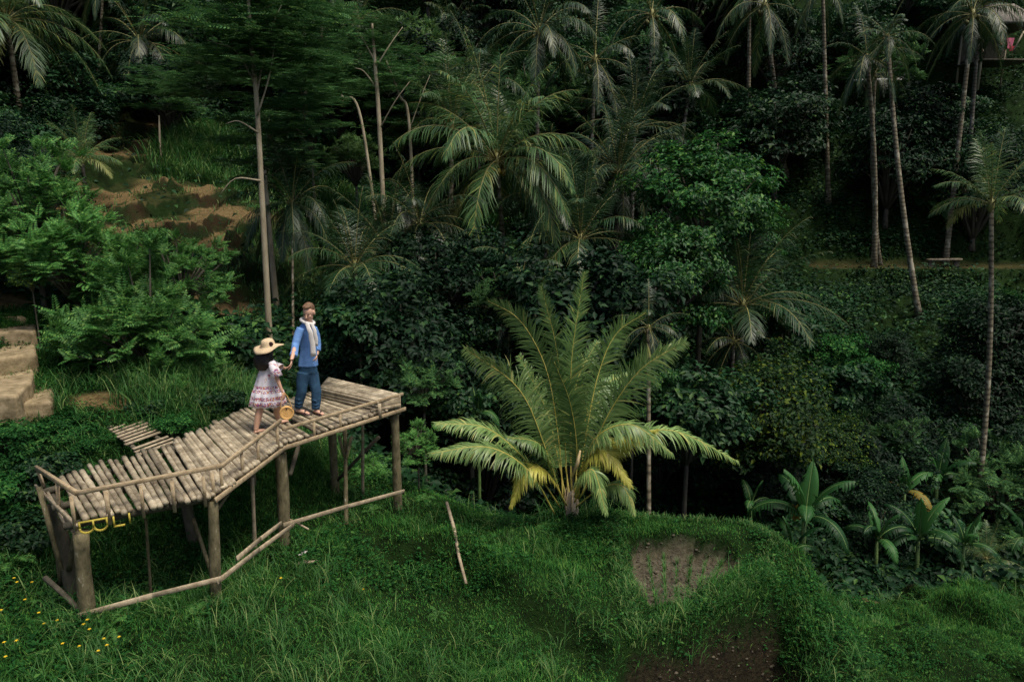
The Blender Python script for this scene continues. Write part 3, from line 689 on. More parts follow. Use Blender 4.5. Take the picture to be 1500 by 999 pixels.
def palm_crown_mesh(name, seed, nf, R_, leaf, mats, el_lo=-.5, el_hi=1.35, n=44, width=.05, droop=1.5, drooping_yellow=2, hang=.7, coconuts=True):
    rg = np.random.default_rng(seed); mb = MB()
    for i in range(nf):
        u = i / max(1, nf - 1); el = el_hi + (el_lo - el_hi) * u ** .9 + rg.normal(0, .08); az = i * 2.39996 + rg.normal(0, .2)
        L = R_ * rg.uniform(.85, 1.1) * (1.0 - .18 * abs(u - .45)); dr = droop * rg.uniform(.75, 1.25) * (1.1 - .5 * abs(math.sin(el)))
        yel = i >= nf - drooping_yellow
        frond(mb, frond_path(az, el, L, dr), leaf * rg.uniform(.9, 1.1), n, width, rg=rg, r0=.035 * R_ / 4, start=.13, mi_leaf=2 if yel else 0, segs=2, hang=hang * rg.uniform(.7, 1.5), petiole_tube=4)
    if coconuts:
        for i in range(9):
            a = rg.uniform(0, 6.28); mb.ell((.28 * math.cos(a), .28 * math.sin(a), rg.uniform(-.45, -.1)), (.1, .1, .13), 3, 6, 4)
    mb.ell((0, 0, -.05), (.16, .16, .35), 1, 8, 5)
    return mb.mesh(name, mats)
M['coconut'] = noise_mat('coconut_husk', (.22, .17, .04), (.42, .32, .07), 3, .5, bump=0)
PM = [M['palm'], M['rachis_dark'], M['palm_yellow'], M['coconut']]
M['coconut_dark'] = noise_mat('green_coconut', (.05, .06, .02), (.14, .13, .04), 3, .5, bump=0)
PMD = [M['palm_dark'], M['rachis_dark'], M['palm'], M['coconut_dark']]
PMA = [M['palm'], M['rachis_dark'], leaf_mat('pale_hanging_palm_leaf', (.12, .16, .05), (.26, .28, .10), trans=.3), M['coconut']]
crownA = palm_crown_mesh('palm_crown_full', 1, 32, 4.5, 1.15, PMA, el_hi=1.5, n=54, width=.062, droop=1.6, hang=.9)
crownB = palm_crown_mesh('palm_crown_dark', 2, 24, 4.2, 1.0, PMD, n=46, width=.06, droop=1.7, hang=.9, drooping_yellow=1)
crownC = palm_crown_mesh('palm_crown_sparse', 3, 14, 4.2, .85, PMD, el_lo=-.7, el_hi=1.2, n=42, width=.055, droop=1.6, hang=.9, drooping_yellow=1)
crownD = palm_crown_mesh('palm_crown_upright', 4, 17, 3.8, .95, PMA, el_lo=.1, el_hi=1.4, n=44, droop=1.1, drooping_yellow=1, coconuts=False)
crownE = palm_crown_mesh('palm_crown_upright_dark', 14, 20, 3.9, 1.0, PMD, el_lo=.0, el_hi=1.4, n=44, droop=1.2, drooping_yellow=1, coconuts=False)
CR = dict(A=crownA, B=crownB, C=crownC, D=crownD, E=crownE)
GRP_P = 'coconut palms on the ravine slopes'
def trunk_mesh(mb, base, top, r0, r1, bend=.0, k=8, mi=0, n=10, flare=1.5):
    b = np.array(base, float); t = np.array(top, float); u = np.linspace(0, 1, n)[:, None]
    off = np.array([1, .3, 0]) * bend
    pts = b + (t - b) * u + off * np.sin(u * math.pi)
    rad = r0 + (r1 - r0) * u[:, 0]; rad[0] *= flare; mb.tube(pts, rad, k, mi)
def palm(crown_px, base_px, Y, kind, scale, label, rz=0, trunk='palm_trunk', r=.15, bend=.0, Yb=None, tilt=(0, 0)):
    cpt = P(*crown_px, Y)
    if base_px is None: bx, by = cpt[0], cpt[1]; bz = g1(bx, by) - .3
    else:
        bp = P(*base_px, Yb or Y); bx, by, bz = bp; gz = g1(bx, by); bz = min(gz, bz) - .4 if gz < bz + 1.5 else bz - .3
    root = empty('coconut_palm', (bx, by, bz), label, 'palm tree', GRP_P)
    r = r * .82; mb = MB(); trunk_mesh(mb, (0, 0, 0), cpt - np.array([bx, by, bz]), r * 1.1, r * .72, bend)
    mb.obj('trunk', M[trunk], root, True)
    c = link('crown', CR[kind], root, tuple(cpt - np.array([bx, by, bz]))); c.scale = (scale,) * 3; c.rotation_euler = (tilt[0], tilt[1], rz)
    return root
palm((728, 236), (748, 440), 27, 'A', 1.02, 'full coconut palm with yellow nuts and wide green fronds in the middle of the picture', 1.0, trunk='palm_trunk', r=.14, Yb=29)
palm((662, 185), (655, 330), 30, 'D', .95, 'upright coconut palm with yellowish fronds, behind left of the full palm', 2.0)
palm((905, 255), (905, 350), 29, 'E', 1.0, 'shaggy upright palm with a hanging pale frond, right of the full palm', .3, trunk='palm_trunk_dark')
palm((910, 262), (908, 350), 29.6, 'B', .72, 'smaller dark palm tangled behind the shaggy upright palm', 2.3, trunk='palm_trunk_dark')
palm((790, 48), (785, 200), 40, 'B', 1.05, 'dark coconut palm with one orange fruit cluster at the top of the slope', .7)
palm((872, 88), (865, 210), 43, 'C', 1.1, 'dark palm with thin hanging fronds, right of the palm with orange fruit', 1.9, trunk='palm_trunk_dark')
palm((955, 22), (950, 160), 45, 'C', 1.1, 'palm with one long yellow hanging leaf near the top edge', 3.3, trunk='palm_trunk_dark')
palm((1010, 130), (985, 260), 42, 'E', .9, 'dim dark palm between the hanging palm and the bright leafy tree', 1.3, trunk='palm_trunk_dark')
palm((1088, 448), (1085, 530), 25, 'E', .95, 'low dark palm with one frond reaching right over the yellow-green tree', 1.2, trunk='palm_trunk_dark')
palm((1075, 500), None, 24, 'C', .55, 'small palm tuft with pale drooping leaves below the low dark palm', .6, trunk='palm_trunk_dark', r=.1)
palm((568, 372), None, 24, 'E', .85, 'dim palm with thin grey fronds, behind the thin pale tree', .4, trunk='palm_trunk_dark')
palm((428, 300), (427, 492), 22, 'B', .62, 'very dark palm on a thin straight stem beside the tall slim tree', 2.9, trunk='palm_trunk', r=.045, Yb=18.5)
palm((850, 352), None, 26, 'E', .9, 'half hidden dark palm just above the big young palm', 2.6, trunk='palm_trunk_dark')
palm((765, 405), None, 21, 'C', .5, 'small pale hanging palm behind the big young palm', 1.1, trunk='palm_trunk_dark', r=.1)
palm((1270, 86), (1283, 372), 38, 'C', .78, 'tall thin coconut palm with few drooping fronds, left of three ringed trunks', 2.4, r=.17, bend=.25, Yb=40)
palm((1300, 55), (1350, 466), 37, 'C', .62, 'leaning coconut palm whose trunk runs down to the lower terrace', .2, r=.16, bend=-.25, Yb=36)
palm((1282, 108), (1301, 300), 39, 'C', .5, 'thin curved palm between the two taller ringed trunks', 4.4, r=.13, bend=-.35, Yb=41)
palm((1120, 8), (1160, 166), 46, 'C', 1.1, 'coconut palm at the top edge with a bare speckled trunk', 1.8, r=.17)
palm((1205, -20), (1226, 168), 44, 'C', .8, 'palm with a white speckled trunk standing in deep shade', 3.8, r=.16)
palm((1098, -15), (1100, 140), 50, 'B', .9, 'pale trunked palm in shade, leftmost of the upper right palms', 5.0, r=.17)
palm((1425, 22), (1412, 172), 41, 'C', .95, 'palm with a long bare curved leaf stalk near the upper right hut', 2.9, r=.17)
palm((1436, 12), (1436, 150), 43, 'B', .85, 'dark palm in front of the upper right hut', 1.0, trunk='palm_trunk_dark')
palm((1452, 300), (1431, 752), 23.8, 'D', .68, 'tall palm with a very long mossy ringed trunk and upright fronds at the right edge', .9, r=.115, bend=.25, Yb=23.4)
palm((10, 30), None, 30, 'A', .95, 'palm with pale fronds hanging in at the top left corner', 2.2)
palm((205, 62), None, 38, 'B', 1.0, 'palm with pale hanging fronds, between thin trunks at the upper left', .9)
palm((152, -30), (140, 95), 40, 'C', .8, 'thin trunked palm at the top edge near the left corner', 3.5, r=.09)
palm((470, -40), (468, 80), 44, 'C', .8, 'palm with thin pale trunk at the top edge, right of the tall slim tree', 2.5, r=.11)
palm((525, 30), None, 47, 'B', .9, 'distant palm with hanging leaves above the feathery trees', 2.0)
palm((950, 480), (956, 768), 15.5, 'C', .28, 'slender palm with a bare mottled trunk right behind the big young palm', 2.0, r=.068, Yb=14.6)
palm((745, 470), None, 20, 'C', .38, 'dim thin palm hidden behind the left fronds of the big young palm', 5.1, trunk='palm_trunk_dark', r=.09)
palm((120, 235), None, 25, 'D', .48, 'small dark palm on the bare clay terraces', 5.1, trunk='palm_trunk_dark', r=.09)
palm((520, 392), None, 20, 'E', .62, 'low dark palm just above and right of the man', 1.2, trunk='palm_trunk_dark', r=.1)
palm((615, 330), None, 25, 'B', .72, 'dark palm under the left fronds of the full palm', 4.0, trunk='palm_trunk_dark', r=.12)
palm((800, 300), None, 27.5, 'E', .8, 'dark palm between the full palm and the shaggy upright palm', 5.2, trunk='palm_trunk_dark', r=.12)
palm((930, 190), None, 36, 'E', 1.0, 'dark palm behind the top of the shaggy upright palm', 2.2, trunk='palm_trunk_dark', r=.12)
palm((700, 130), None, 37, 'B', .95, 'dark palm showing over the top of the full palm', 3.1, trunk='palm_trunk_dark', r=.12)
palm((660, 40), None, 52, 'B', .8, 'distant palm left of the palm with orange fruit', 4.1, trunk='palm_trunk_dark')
palm((1445, 820), None, 19.5, 'D', .33, 'low yellowish palm among the banana plants at the right edge', .5, r=.08)

# ---- the big young palm in front, each frond a part
Yp = 12.1
bp = P(836, 752, Yp); yp = empty('young_coconut_palm', bp, 'big young coconut palm with yellow ribbed fronds growing on the grassy ridge', 'palm tree', GRP_P)
BP = np.array(bp)
frs = [ # ctrl pixels with Y : base, mid(s), tip ; leaflet length ; material
 ([(825,735,12.1),(818,640,12.3),(800,540,12.6),(762,470,12.8),(714,440,12.9)], .40, 'palm', .30),
 ([(838,735,12.2),(836,620,12.3),(838,520,12.4),(856,398,12.6)], .46, 'palm', .28),
 ([(832,735,12.3),(826,620,12.5),(815,510,12.7),(792,418,12.9)], .42, 'palm', .28),
 ([(845,735,12.3),(858,640,12.6),(876,550,12.9),(902,490,13.1),(946,458,13.2)], .45, 'palm', .45),
 ([(842,735,12.0),(864,668,11.9),(895,600,11.8),(940,540,11.7),(1004,500,11.6)], .52, 'palm_young', .55),
 ([(822,728,11.9),(800,660,11.7),(760,570,11.5),(680,510,11.3)], .55, 'palm_young', .85),
 ([(820,742,11.9),(780,685,11.6),(715,628,11.4),(638,620,11.2)], .42, 'palm_young', 1.0),
 ([(812,752,11.7),(775,690,11.2),(715,655,10.9),(630,664,10.6)], .46, 'palm_young', 1.0),
 ([(850,728,12.0),(890,655,12.0),(980,630,12.1),(1082,676,12.2)], .45, 'palm_young', .9),
 ([(845,722,11.7),(870,645,11.4),(925,622,11.2),(985,665,11.0)], .48, 'palm_young', 1.3),
 ([(848,730,11.9),(880,685,11.6),(905,655,11.5),(962,630,11.4)], .36, 'palm_yellow', .9),
 ([(842,728,11.6),(850,700,11.3),(870,690,11.1),(888,752,10.9)], .44, 'palm_young', 1.5),
 ([(836,735,12.4),(820,650,13.0),(780,590,13.5),(735,560,14.0)], .45, 'palm', .7),
 ([(842,735,12.4),(850,640,13.0),(880,570,13.6),(925,545,14.2)], .45, 'palm', .7),
 ([(838,735,12.4),(836,650,12.9),(845,560,13.3),(875,500,13.8)], .45, 'palm', .5),
 ([(830,735,12.3),(815,660,12.7),(800,600,13.0),(760,520,13.3)], .42, 'palm', .5),
 ([(840,735,12.1),(845,660,12.0),(835,590,11.9),(812,530,11.8)], .40, 'palm', .5),
 ([(846,730,11.9),(856,680,11.6),(885,660,11.3),(925,712,11.0)], .38, 'palm_yellow', 1.4),
 ([(830,740,11.9),(800,690,11.5),(770,690,11.2),(748,742,11.0)], .34, 'palm_yellow', 1.3),
 ([(844,742,11.9),(880,715,11.6),(912,712,11.4),(930,752,11.2)], .34, 'palm_young', 1.3),
 ([(826,735,12.1),(808,690,11.7),(790,650,11.4),(742,640,11.1)], .36, 'palm', 1.3),
]
for ci, (cpx, ll, mt, hang) in enumerate(frs):
    ctrl = [P(*c) - BP for c in cpx]; pts = curve_pts(ctrl, 26); mb = MB()
    rg = np.random.default_rng(100 + ci); az = cpx[-1][0] - cpx[0][0]
    hor = pts[-1] - pts[0]; ver = abs(hor[2]) / (np.linalg.norm(hor) + 1e-9)
    side = np.array([1, .25 * (1 if ci % 2 else -1), 0]) if ver > .8 else (np.array([.55 * (1 if az < 0 else -1) * -1, .6, .6]) if False else None)
    if side is None:
        # blade plane partly faces up, partly tilted towards the open valley
        h = np.array([hor[0], hor[1], 0]); h /= np.linalg.norm(h); s0 = np.array([-h[1], h[0], 0]);
        if s0[1] > 0: s0 = -s0
        side = s0 + np.array([0, 0, -.55])
    frond(mb, pts, ll * rg.uniform(.92, 1.1), 118, .033, side=side, hang=hang * rg.uniform(.7, 1.15), rg=rg, r0=.021 if 'palm' != mt else .015, start=.22, segs=4, sweep=.72, vee=.12, ragged=.18)
    mb.obj('frond', [M['palm_front' if mt == 'palm' else mt], M['rachis']], yp)
mb = MB(); mb.tube([(0, 0, -.3), (0, 0, .05), (.01, 0, .25), (.02, 0, .42)], [.17, .15, .12, .05], 12)
mb.obj('trunk', M['bark'], yp, True)
mb = MB()
for i in range(7):
    a = i * .95; mb.tube([(.1 * math.cos(a), .1 * math.sin(a), -.05), (.13 * math.cos(a), .13 * math.sin(a), .2), (.09 * math.cos(a + .2), .09 * math.sin(a + .2), .5)], [.05, .045, .012], 6, flat=.4)
mb.obj('leaf_sheath', M['rail'], yp, True)
mb = MB(); q = [P(838, 700, 11.75) - BP, P(846, 678, 11.7) - BP, P(850, 660, 11.7) - BP]; mb.tube(q, [.03, .075, .03], 8, flat=.45); mb.obj('flower_sheath', noise_mat('pale_sheath', (.45, .33, .16), (.62, .48, .27), 6, .7), yp, True)

# ---------------------------------------------------------------- broadleaf crowns
def crown_broad(name, seed, r, nclump, nleaf, leaf, mat, flat=.8, wide=.55, branches=True):
    """many small leaves on clumps on an uneven crown; r = crown radius"""
    rg = np.random.default_rng(seed); mb = MB(); cs = []
    while len(cs) < nclump:
        d = nrm(rg.normal(0, 1, 3)); 
        if d[2] < -.55: continue
        rad = r * rg.uniform(.45, 1.0) * (1 + .3 * math.sin(d[0] * 5 + seed) * math.cos(d[1] * 4 + seed))
        cs.append(d * rad * np.array([1, 1, flat]))
    cs = np.array(cs)
    P_, D_, N_, L_ = [], [], [], []
    for c in cs:
        n = int(nleaf * rg.uniform(.6, 1.4)); cr = r * rg.uniform(.16, .32)
        u = nrm(rg.normal(0, 1, (n, 3))); rad = cr * rg.uniform(.35, 1.0, n)[:, None] ** .6
        p = c + u * rad * np.array([1.25, 1.25, .6]); out = nrm(p - c * .6 + np.array([0, 0, r * .12]))
        nn = nrm(np.array([0, 0, 1.]) * .9 + out * .9 + rg.normal(0, .45, (n, 3)))
        hd = nrm(np.cross(nn, rg.normal(0, 1, (n, 3)))); hd = nrm(hd + out * .5 + np.array([0, 0, -.25]))
        P_.append(p); D_.append(hd); N_.append(nn); L_.append(leaf * rg.uniform(.6, 1.3, n))
    L_ = np.concatenate(L_); leaves(mb, np.concatenate(P_), np.concatenate(D_), np.concatenate(N_), L_, L_ * wide)
    br = MB()
    for c in cs[:max(6, nclump // 3)]:
        br.tube([np.array([0, 0, -r * .9]), c * .35 + np.array([0, 0, -r * .35]), c * .95], [r * .035, r * .022, r * .007], 5)
    return mb.mesh(name, mat), br.mesh(name + '_limbs', M['bark_dark'])
def pinnate(mb, base, d, n, L, wl, rg, pairs=8, mi=0, droop=.5):
    """compound leaf: leaflets along a drooping stem; all vectorised over leaves"""
    N = len(base); d = nrm(d); Ps, Ds, Ns, Ls = [], [], [], []
    s = nrm(np.cross(d, n)); p = base.copy()
    for k in range(pairs):
        f = (k + 1) / pairs; p = p + d * (L / pairs)[:, None]
        d = nrm(d + np.array([0, 0, -1.]) * droop / pairs); nn = np.cross(s, d)
        ll = wl * (1.05 - .75 * abs(f - .42)) 
        for sg in (-1, 1):
            Ps.append(p); Ds.append(nrm(s * sg + d * .45 + nn * .05 - np.array([0, 0, .18]))); Ns.append(nn); Ls.append(L * ll)
    Ps.append(p); Ds.append(d); Ns.append(np.cross(s, d)); Ls.append(L * wl * .7)
    Ls = np.concatenate(Ls); leaves(mb, np.concatenate(Ps), np.concatenate(Ds), np.concatenate(Ns), Ls, Ls * .42, mi, fold=.12, droop=.12)
def crown_pinnate(name, seed, r, nclump, nper, L, mat, flat=.8, pairs=8, wl=.30, up=.35):
    rg = np.random.default_rng(seed); mb = MB(); cs = []
    while len(cs) < nclump:
        d = nrm(rg.normal(0, 1, 3))
        if d[2] < -.6: continue
        cs.append(d * r * rg.uniform(.45, 1.02) * np.array([1, 1, flat]) * (1 + .25 * math.sin(d[0] * 6 + seed)))
    B_, D_, N_ = [], [], []
    for c in cs:
        n = int(nper * rg.uniform(.6, 1.3)); a = rg.uniform(0, 6.283, n); el = rg.uniform(.0, 1.0, n)
        d = np.stack([np.cos(a) * np.cos(el), np.sin(a) * np.cos(el), np.sin(el)], 1) + nrm(c) * .55 + np.array([0, 0, up * .3])
        B_.append(c + rg.normal(0, .03 * r, (n, 3))); D_.append(nrm(d)); N_.append(nrm(np.array([0, 0, 1.]) + rg.normal(0, .25, (n, 3)) + nrm(c) * .35))
    B_, D_, N_ = map(np.concatenate, (B_, D_, N_)); pinnate(mb, B_, D_, N_, L * rg.uniform(.7, 1.25, len(B_)), wl, rg, pairs)
    br = MB(); cs = np.array(cs)
    for c in cs[:nclump // 2]: br.tube([np.array([0, 0, -r * .9]), c * .4 + np.array([0, 0, -r * .3]), c * .97], [r * .035, r * .02, r * .006], 5)
    return mb.mesh(name, mat), br.mesh(name + '_limbs', M['bark_dark'])
def crown_layers(name, seed, r, nl, mat):
    """flat feathery layers on spreading limbs, origin at the top of the clear stem"""
    rg = np.random.default_rng(seed); mb = MB(); br = MB()
    for i in range(nl):
        a = i * 2.4 + rg.normal(0, .3); h = r * (-.8 + 1.9 * i / nl); L = r * rg.uniform(.5, 1.0) * (1.1 - .45 * i / nl)
        e = np.array([math.cos(a) * L, math.sin(a) * L, h + L * rg.uniform(.25, .45)]); s0 = np.array([0, 0, h - r * .1])
        m_ = s0 + (e - s0) * .5 + np.array([0, 0, L * .16]); br.tube(curve_pts([s0, m_, e], 7), np.linspace(r * .012, r * .003, 7), 5)
        k = int(150 * (L / r) ** 1.5) + 40
        cx = e * np.array([.75, .75, 1]) ; off = rg.normal(0, 1, (k, 3)) * np.array([.36 * L, .36 * L, .06 * r]); B_ = cx + off
        ang = rg.uniform(0, 6.283, k); D_ = np.stack([np.cos(ang), np.sin(ang), .12 + 0 * ang], 1)
        pinnate(mb, B_, D_, nrm(np.array([0, 0, 1.]) + rg.normal(0, .42, (k, 3))), r * .20 * rg.uniform(.7, 1.3, k), .30, rg, 6, droop=.3)
    return mb.mesh(name, mat), br.mesh(name + '_limbs', M['bark'])

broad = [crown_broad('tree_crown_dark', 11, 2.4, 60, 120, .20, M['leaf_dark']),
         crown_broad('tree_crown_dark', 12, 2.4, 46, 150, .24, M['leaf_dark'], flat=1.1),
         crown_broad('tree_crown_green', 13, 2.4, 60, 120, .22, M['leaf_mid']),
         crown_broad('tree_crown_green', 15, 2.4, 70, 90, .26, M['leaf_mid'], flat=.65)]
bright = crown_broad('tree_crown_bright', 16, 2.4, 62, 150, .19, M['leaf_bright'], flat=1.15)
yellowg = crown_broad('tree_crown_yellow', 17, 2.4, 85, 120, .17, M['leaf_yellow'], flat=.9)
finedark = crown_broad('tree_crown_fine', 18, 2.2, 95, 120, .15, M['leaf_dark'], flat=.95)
pin1 = crown_pinnate('fern_bush_crown', 21, 1.35, 125, 13, .30, M['leaf_pinnate'], flat=.85)
pin2 = crown_pinnate('fern_bush_crown', 22, 1.35, 115, 13, .28, M['leaf_pinnate'], flat=1.0)
pin3 = crown_pinnate('fern_bush_crown', 23, 2.4, 80, 14, .5, M['leaf_flat'], flat=.7)
lay1 = crown_layers('layered_crown', 31, 3.6, 17, M['leaf_flat'])
lay2 = crown_layers('layered_crown', 32, 3.4, 13, M['leaf_flat'])
bushy = crown_broad('bush_crown', 19, 1.2, 48, 90, .13, M['weed'], flat=.7)
bushy2 = crown_broad('bush_crown', 20, 1.2, 40, 60, .20, M['leaf_mid'], flat=.7, wide=.7)

def tree(proto, c, scale, label=None, group=None, name='broadleaf_tree', cat='tree', bark='bark_dark', rz=None, sz=1.0, trunk_r=.05, crown_r=2.4):
    """c = crown centre in the world"""
    x, y, z = c; gz = min(g1(x, y), z - .4 * crown_r * scale) - .2
    root = empty(name, (x, y, gz), label, cat, group)
    rz = random.uniform(0, 6.28) if rz is None else rz
    cr = link('crown', proto[0], root, (0, 0, z - gz)); cr.scale = (scale, scale, scale * sz); cr.rotation_euler = (0, 0, rz)
    mb = MB(); hh = z - gz - crown_r * scale * sz * .55
    trunk_mesh(mb, (0, 0, 0), (0, 0, max(hh, .25)), trunk_r * crown_r * scale, trunk_r * .7 * crown_r * scale, .0, 7, n=5)
    t = mb.obj('trunk', M[bark], root, True)
    lb = link('limb', proto[1], t, (0, 0, z - gz)); lb.scale = cr.scale; lb.rotation_euler = cr.rotation_euler
    return root
# bushes beside the steps and the deck (left)
B1 = lambda px, py, Y: P(px, py, Y)
GB = 'ferny bushes on the left bank'
tree(pin1, B1(215, 478, 13.2), 1.08, 'big ferny bush with bright leaf sprays, between the clay steps and the couple', GB, 'ferny_bush', 'bush', crown_r=1.35, rz=1.2)
tree(pin2, B1(262, 405, 13.9), .62, 'ferny bush top with pale tips, just above the big ferny bush', GB, 'ferny_bush', 'bush', crown_r=1.35, rz=.4)
tree(pin2, B1(178, 420, 14.2), .7, 'ferny bush behind the left shoulder of the big ferny bush', GB, 'ferny_bush', 'bush', crown_r=1.35, rz=2.0)
tree(pin2, B1(45, 300, 14.2), .86, 'ferny bush above the clay steps at the left edge', GB, 'ferny_bush', 'bush', crown_r=1.35, rz=2.9)
tree(pin1, B1(105, 372, 13.8), .8, 'ferny bush hanging over the dirt path, right of the clay steps', GB, 'ferny_bush', 'bush', crown_r=1.35, rz=4.2)
tree(pin1, B1(-40, 350, 13.9), .85, 'ferny bush cut by the left edge of the picture', GB, 'ferny_bush', 'bush', crown_r=1.35, rz=5.2)
tree(yellowg, B1(45, 405, 12.9), .13, 'yellow-green sprig in front of the ferny bushes above the steps', GB, 'leafy_bush', 'bush', rz=1)
tree(pin1, B1(150, 500, 13.0), .55, 'low ferny bush between the path and the big ferny bush', GB, 'ferny_bush', 'bush', crown_r=1.35, rz=3.2)
tree(pin2, B1(255, 560, 12.6), .55, 'low ferny bush in the long grass right below the big ferny bush', GB, 'ferny_bush', 'bush', crown_r=1.35, rz=.7)
tree(pin1, B1(175, 562, 12.4), .42, 'small ferny bush over the dirt path between steps and footbridge', GB, 'ferny_bush', 'bush', crown_r=1.35, rz=5.7)
tree(bushy2, B1(325, 500, 14.5), .7, 'broad-leaved bush in shade between the big ferny bush and the woman', GB, 'leafy_bush', 'bush', crown_r=1.2)
tree(pin2, B1(612, 655, 12.7), .32, 'light green feathery bush right of the platform end post', GB, 'ferny_bush', 'bush', crown_r=1.35, rz=3.9)
tree(pin1, B1(545, 690, 13.2), .26, 'small feathery bush seen between the platform posts', GB, 'ferny_bush', 'bush', crown_r=1.35, rz=.9)
# featured trees
GT = 'broadleaf trees of the ravine'
tree(bright, P(1035, 300, 25.5), 1.0, 'bright green leafy tree right of the two middle palms', GT, rz=.5)
tree(bright, P(975, 420, 23.5), .78, 'bright green leafy tree just above the big young palm on the right', GT, rz=2.5, sz=1.2)
tree(bright, P(1090, 345, 26.5), .55, 'smaller bright green tree tucked against the low dark palm', GT, rz=4.5)
tree(yellowg, P(1125, 605, 21), .88, 'rounded tree with yellow-green top leaves below the low dark palm', GT, rz=1.5, sz=1.05)
tree(yellowg, P(1215, 650, 22.5), .5, 'small dark tree with a yellow-green sprig, right of the rounded tree', GT, rz=3.5)
tree(finedark, P(585, 525, 17.5), 1.15, 'large dark fine-leaved tree behind the end of the platform', GT, rz=.1, crown_r=2.2)
tree(broad[2], P(690, 600, 17.5), .7, 'green leafy tree left behind the big young palm', GT, rz=2.1)
tree(bushy2, P(525, 470, 15.8), .75, 'broad-leaved bush in front of the large dark tree, right of the man', GT, 'leafy_bush', 'bush', crown_r=1.2)
tree(pin3, P(620, 560, 15.5), .33, 'feathery sapling before the large dark tree behind the platform end', GT, cat='tree')
tree(pin3, P(740, 430, 20), .4, 'feathery small tree above the left fronds of the young palm', GT, cat='tree')
tree(bright, P(560, 430, 20.5), .42, 'small bright green tree above the large dark tree, right of the man', GT, rz=1.7)
tree(bright, P(930, 560, 18.5), .4, 'bright green leaves glimpsed through the right fronds of the young palm', GT, rz=2.7)
tree(bushy2, P(1230, 560, 25), 1.0, 'broad-leaved bush right of the top of the rounded yellow-green tree', GT, 'leafy_bush', 'bush', crown_r=1.2)
tree(pin3, P(1310, 640, 25), .5, 'feathery bush on the shaded slope above the dim banana plants', GT, 'ferny_bush', 'bush')
tree(bushy2, P(1150, 470, 27), 1.1, 'broad-leaved bush just right of the low dark palm', GT, 'leafy_bush', 'bush', crown_r=1.2)
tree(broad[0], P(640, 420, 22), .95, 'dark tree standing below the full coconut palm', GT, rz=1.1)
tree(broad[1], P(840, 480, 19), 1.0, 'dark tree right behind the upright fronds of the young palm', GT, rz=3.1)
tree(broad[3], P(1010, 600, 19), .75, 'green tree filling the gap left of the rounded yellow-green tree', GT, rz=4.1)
tree(bushy2, P(455, 190, 31), .9, 'pale broad-leaved clump with bright top beside the tall slim tree', GT, 'leafy_clump', 'plant', crown_r=1.2)

M['leaf_soft'] = leaf_mat('soft_feathery_leaf', (.055, .14, .045), (.13, .25, .08), (.24, .32, .09), rough=.55, spec=.15, trans=.3, shift=.35)
soft = crown_pinnate('feathery_crown', 24, 2.4, 85, 16, .5, M['leaf_soft'], flat=.6)
for (px, py, Y, s_, lb) in ((600, 75, 46, 1.15, 'pale green feathery tree left of the distant palm near the top edge'), (650, 100, 49, 1.0, 'pale green feathery tree behind the upright fronds of the middle palms'), (545, 60, 50, .8, 'yellowish feathery tree above the thin branching tree'),
                            (610, 140, 40, .8, 'low feathery crown just over the crooked thin tree'), (470, 110, 38, .8, 'feathery crown over the pale stem, right of the tall slim tree'), (520, 230, 33, .6, 'soft green bush between the slim trees')):
    tree(soft, P(px, py, Y), s_, lb, GT, cat='tree')
for (px, py, Y, s_, lb) in ((20, 640, 10.2, .5, 'weedy bush under the lowest clay steps at the left edge'), (85, 625, 10.6, .36, 'weedy bush between the clay steps and the slat footbridge'), (60, 690, 9.6, .45, 'weedy bush above the upper left corner of the platform'), (-10, 720, 9.2, .5, 'dark weedy bush left of the platform, cut by the picture edge'),
                            (130, 650, 10.3, .28, 'small weedy bush at the left side of the slat footbridge'), (30, 780, 8.7, .42, 'weedy bush left of the leaning platform props'), (140, 590, 11.9, .42, 'bush over the dirt path just right of the lowest clay step'), (222, 600, 11.5, .4, 'bush just beyond the upper end of the slat footbridge'), (288, 592, 12.0, .45, 'bush in the long grass above the middle of the deck'), (250, 620, 10.9, .3, 'weedy bush between the slat footbridge and the deck edge'), (100, 640, 10.6, .4, 'weedy bush below the lowest clay step, beside the path'), (330, 585, 11.9, .3, 'low bush in tall grass left of the woman'), (110, 700, 9.9, .3, 'leafy weed just behind the left end of the deck')):
    tree((bushy, bushy2)[int(px) % 3 == 0], P(px, py + 2, Y), s_ * .85, lb, 'weedy bushes on the left bank', 'weedy_bush', 'bush', crown_r=1.2)
# tall slim trees
def slim(pts, rad, label, layers, bark='bark_pale', limbs=()):
    w_ = [P(*p) for p in pts]; b = w_[0].copy(); b[2] = min(b[2], g1(b[0], b[1])) - .3
    root = empty('slim_tree', b, label, 'tree', 'slim pale-barked trees')
    mb = MB(); cv = curve_pts([b - b] + [q - b for q in w_[1:]], 22); mb.tube(cv, np.linspace(rad, rad * .45, 22), 10)
    t = mb.obj('trunk', M[bark], root, True)
    for lp in limbs:
        q = MB(); c2 = curve_pts([P(*a) - b for a in lp], 9); q.tube(c2, np.linspace(rad * .32, rad * .08, 9), 6); q.obj('limb', M[bark], t, True)
    for (px, py, Y, k, s, rz) in layers:
        o = link('crown', (lay1, lay2)[k][0], root, tuple(P(px, py, Y) - b)); o.scale = (s, s, s * .6); o.rotation_euler = (0, 0, rz)
        o = link('limb', (lay1, lay2)[k][1], t, tuple(P(px, py, Y) - b)); o.scale = (s, s, s * .6); o.rotation_euler = (0, 0, rz)
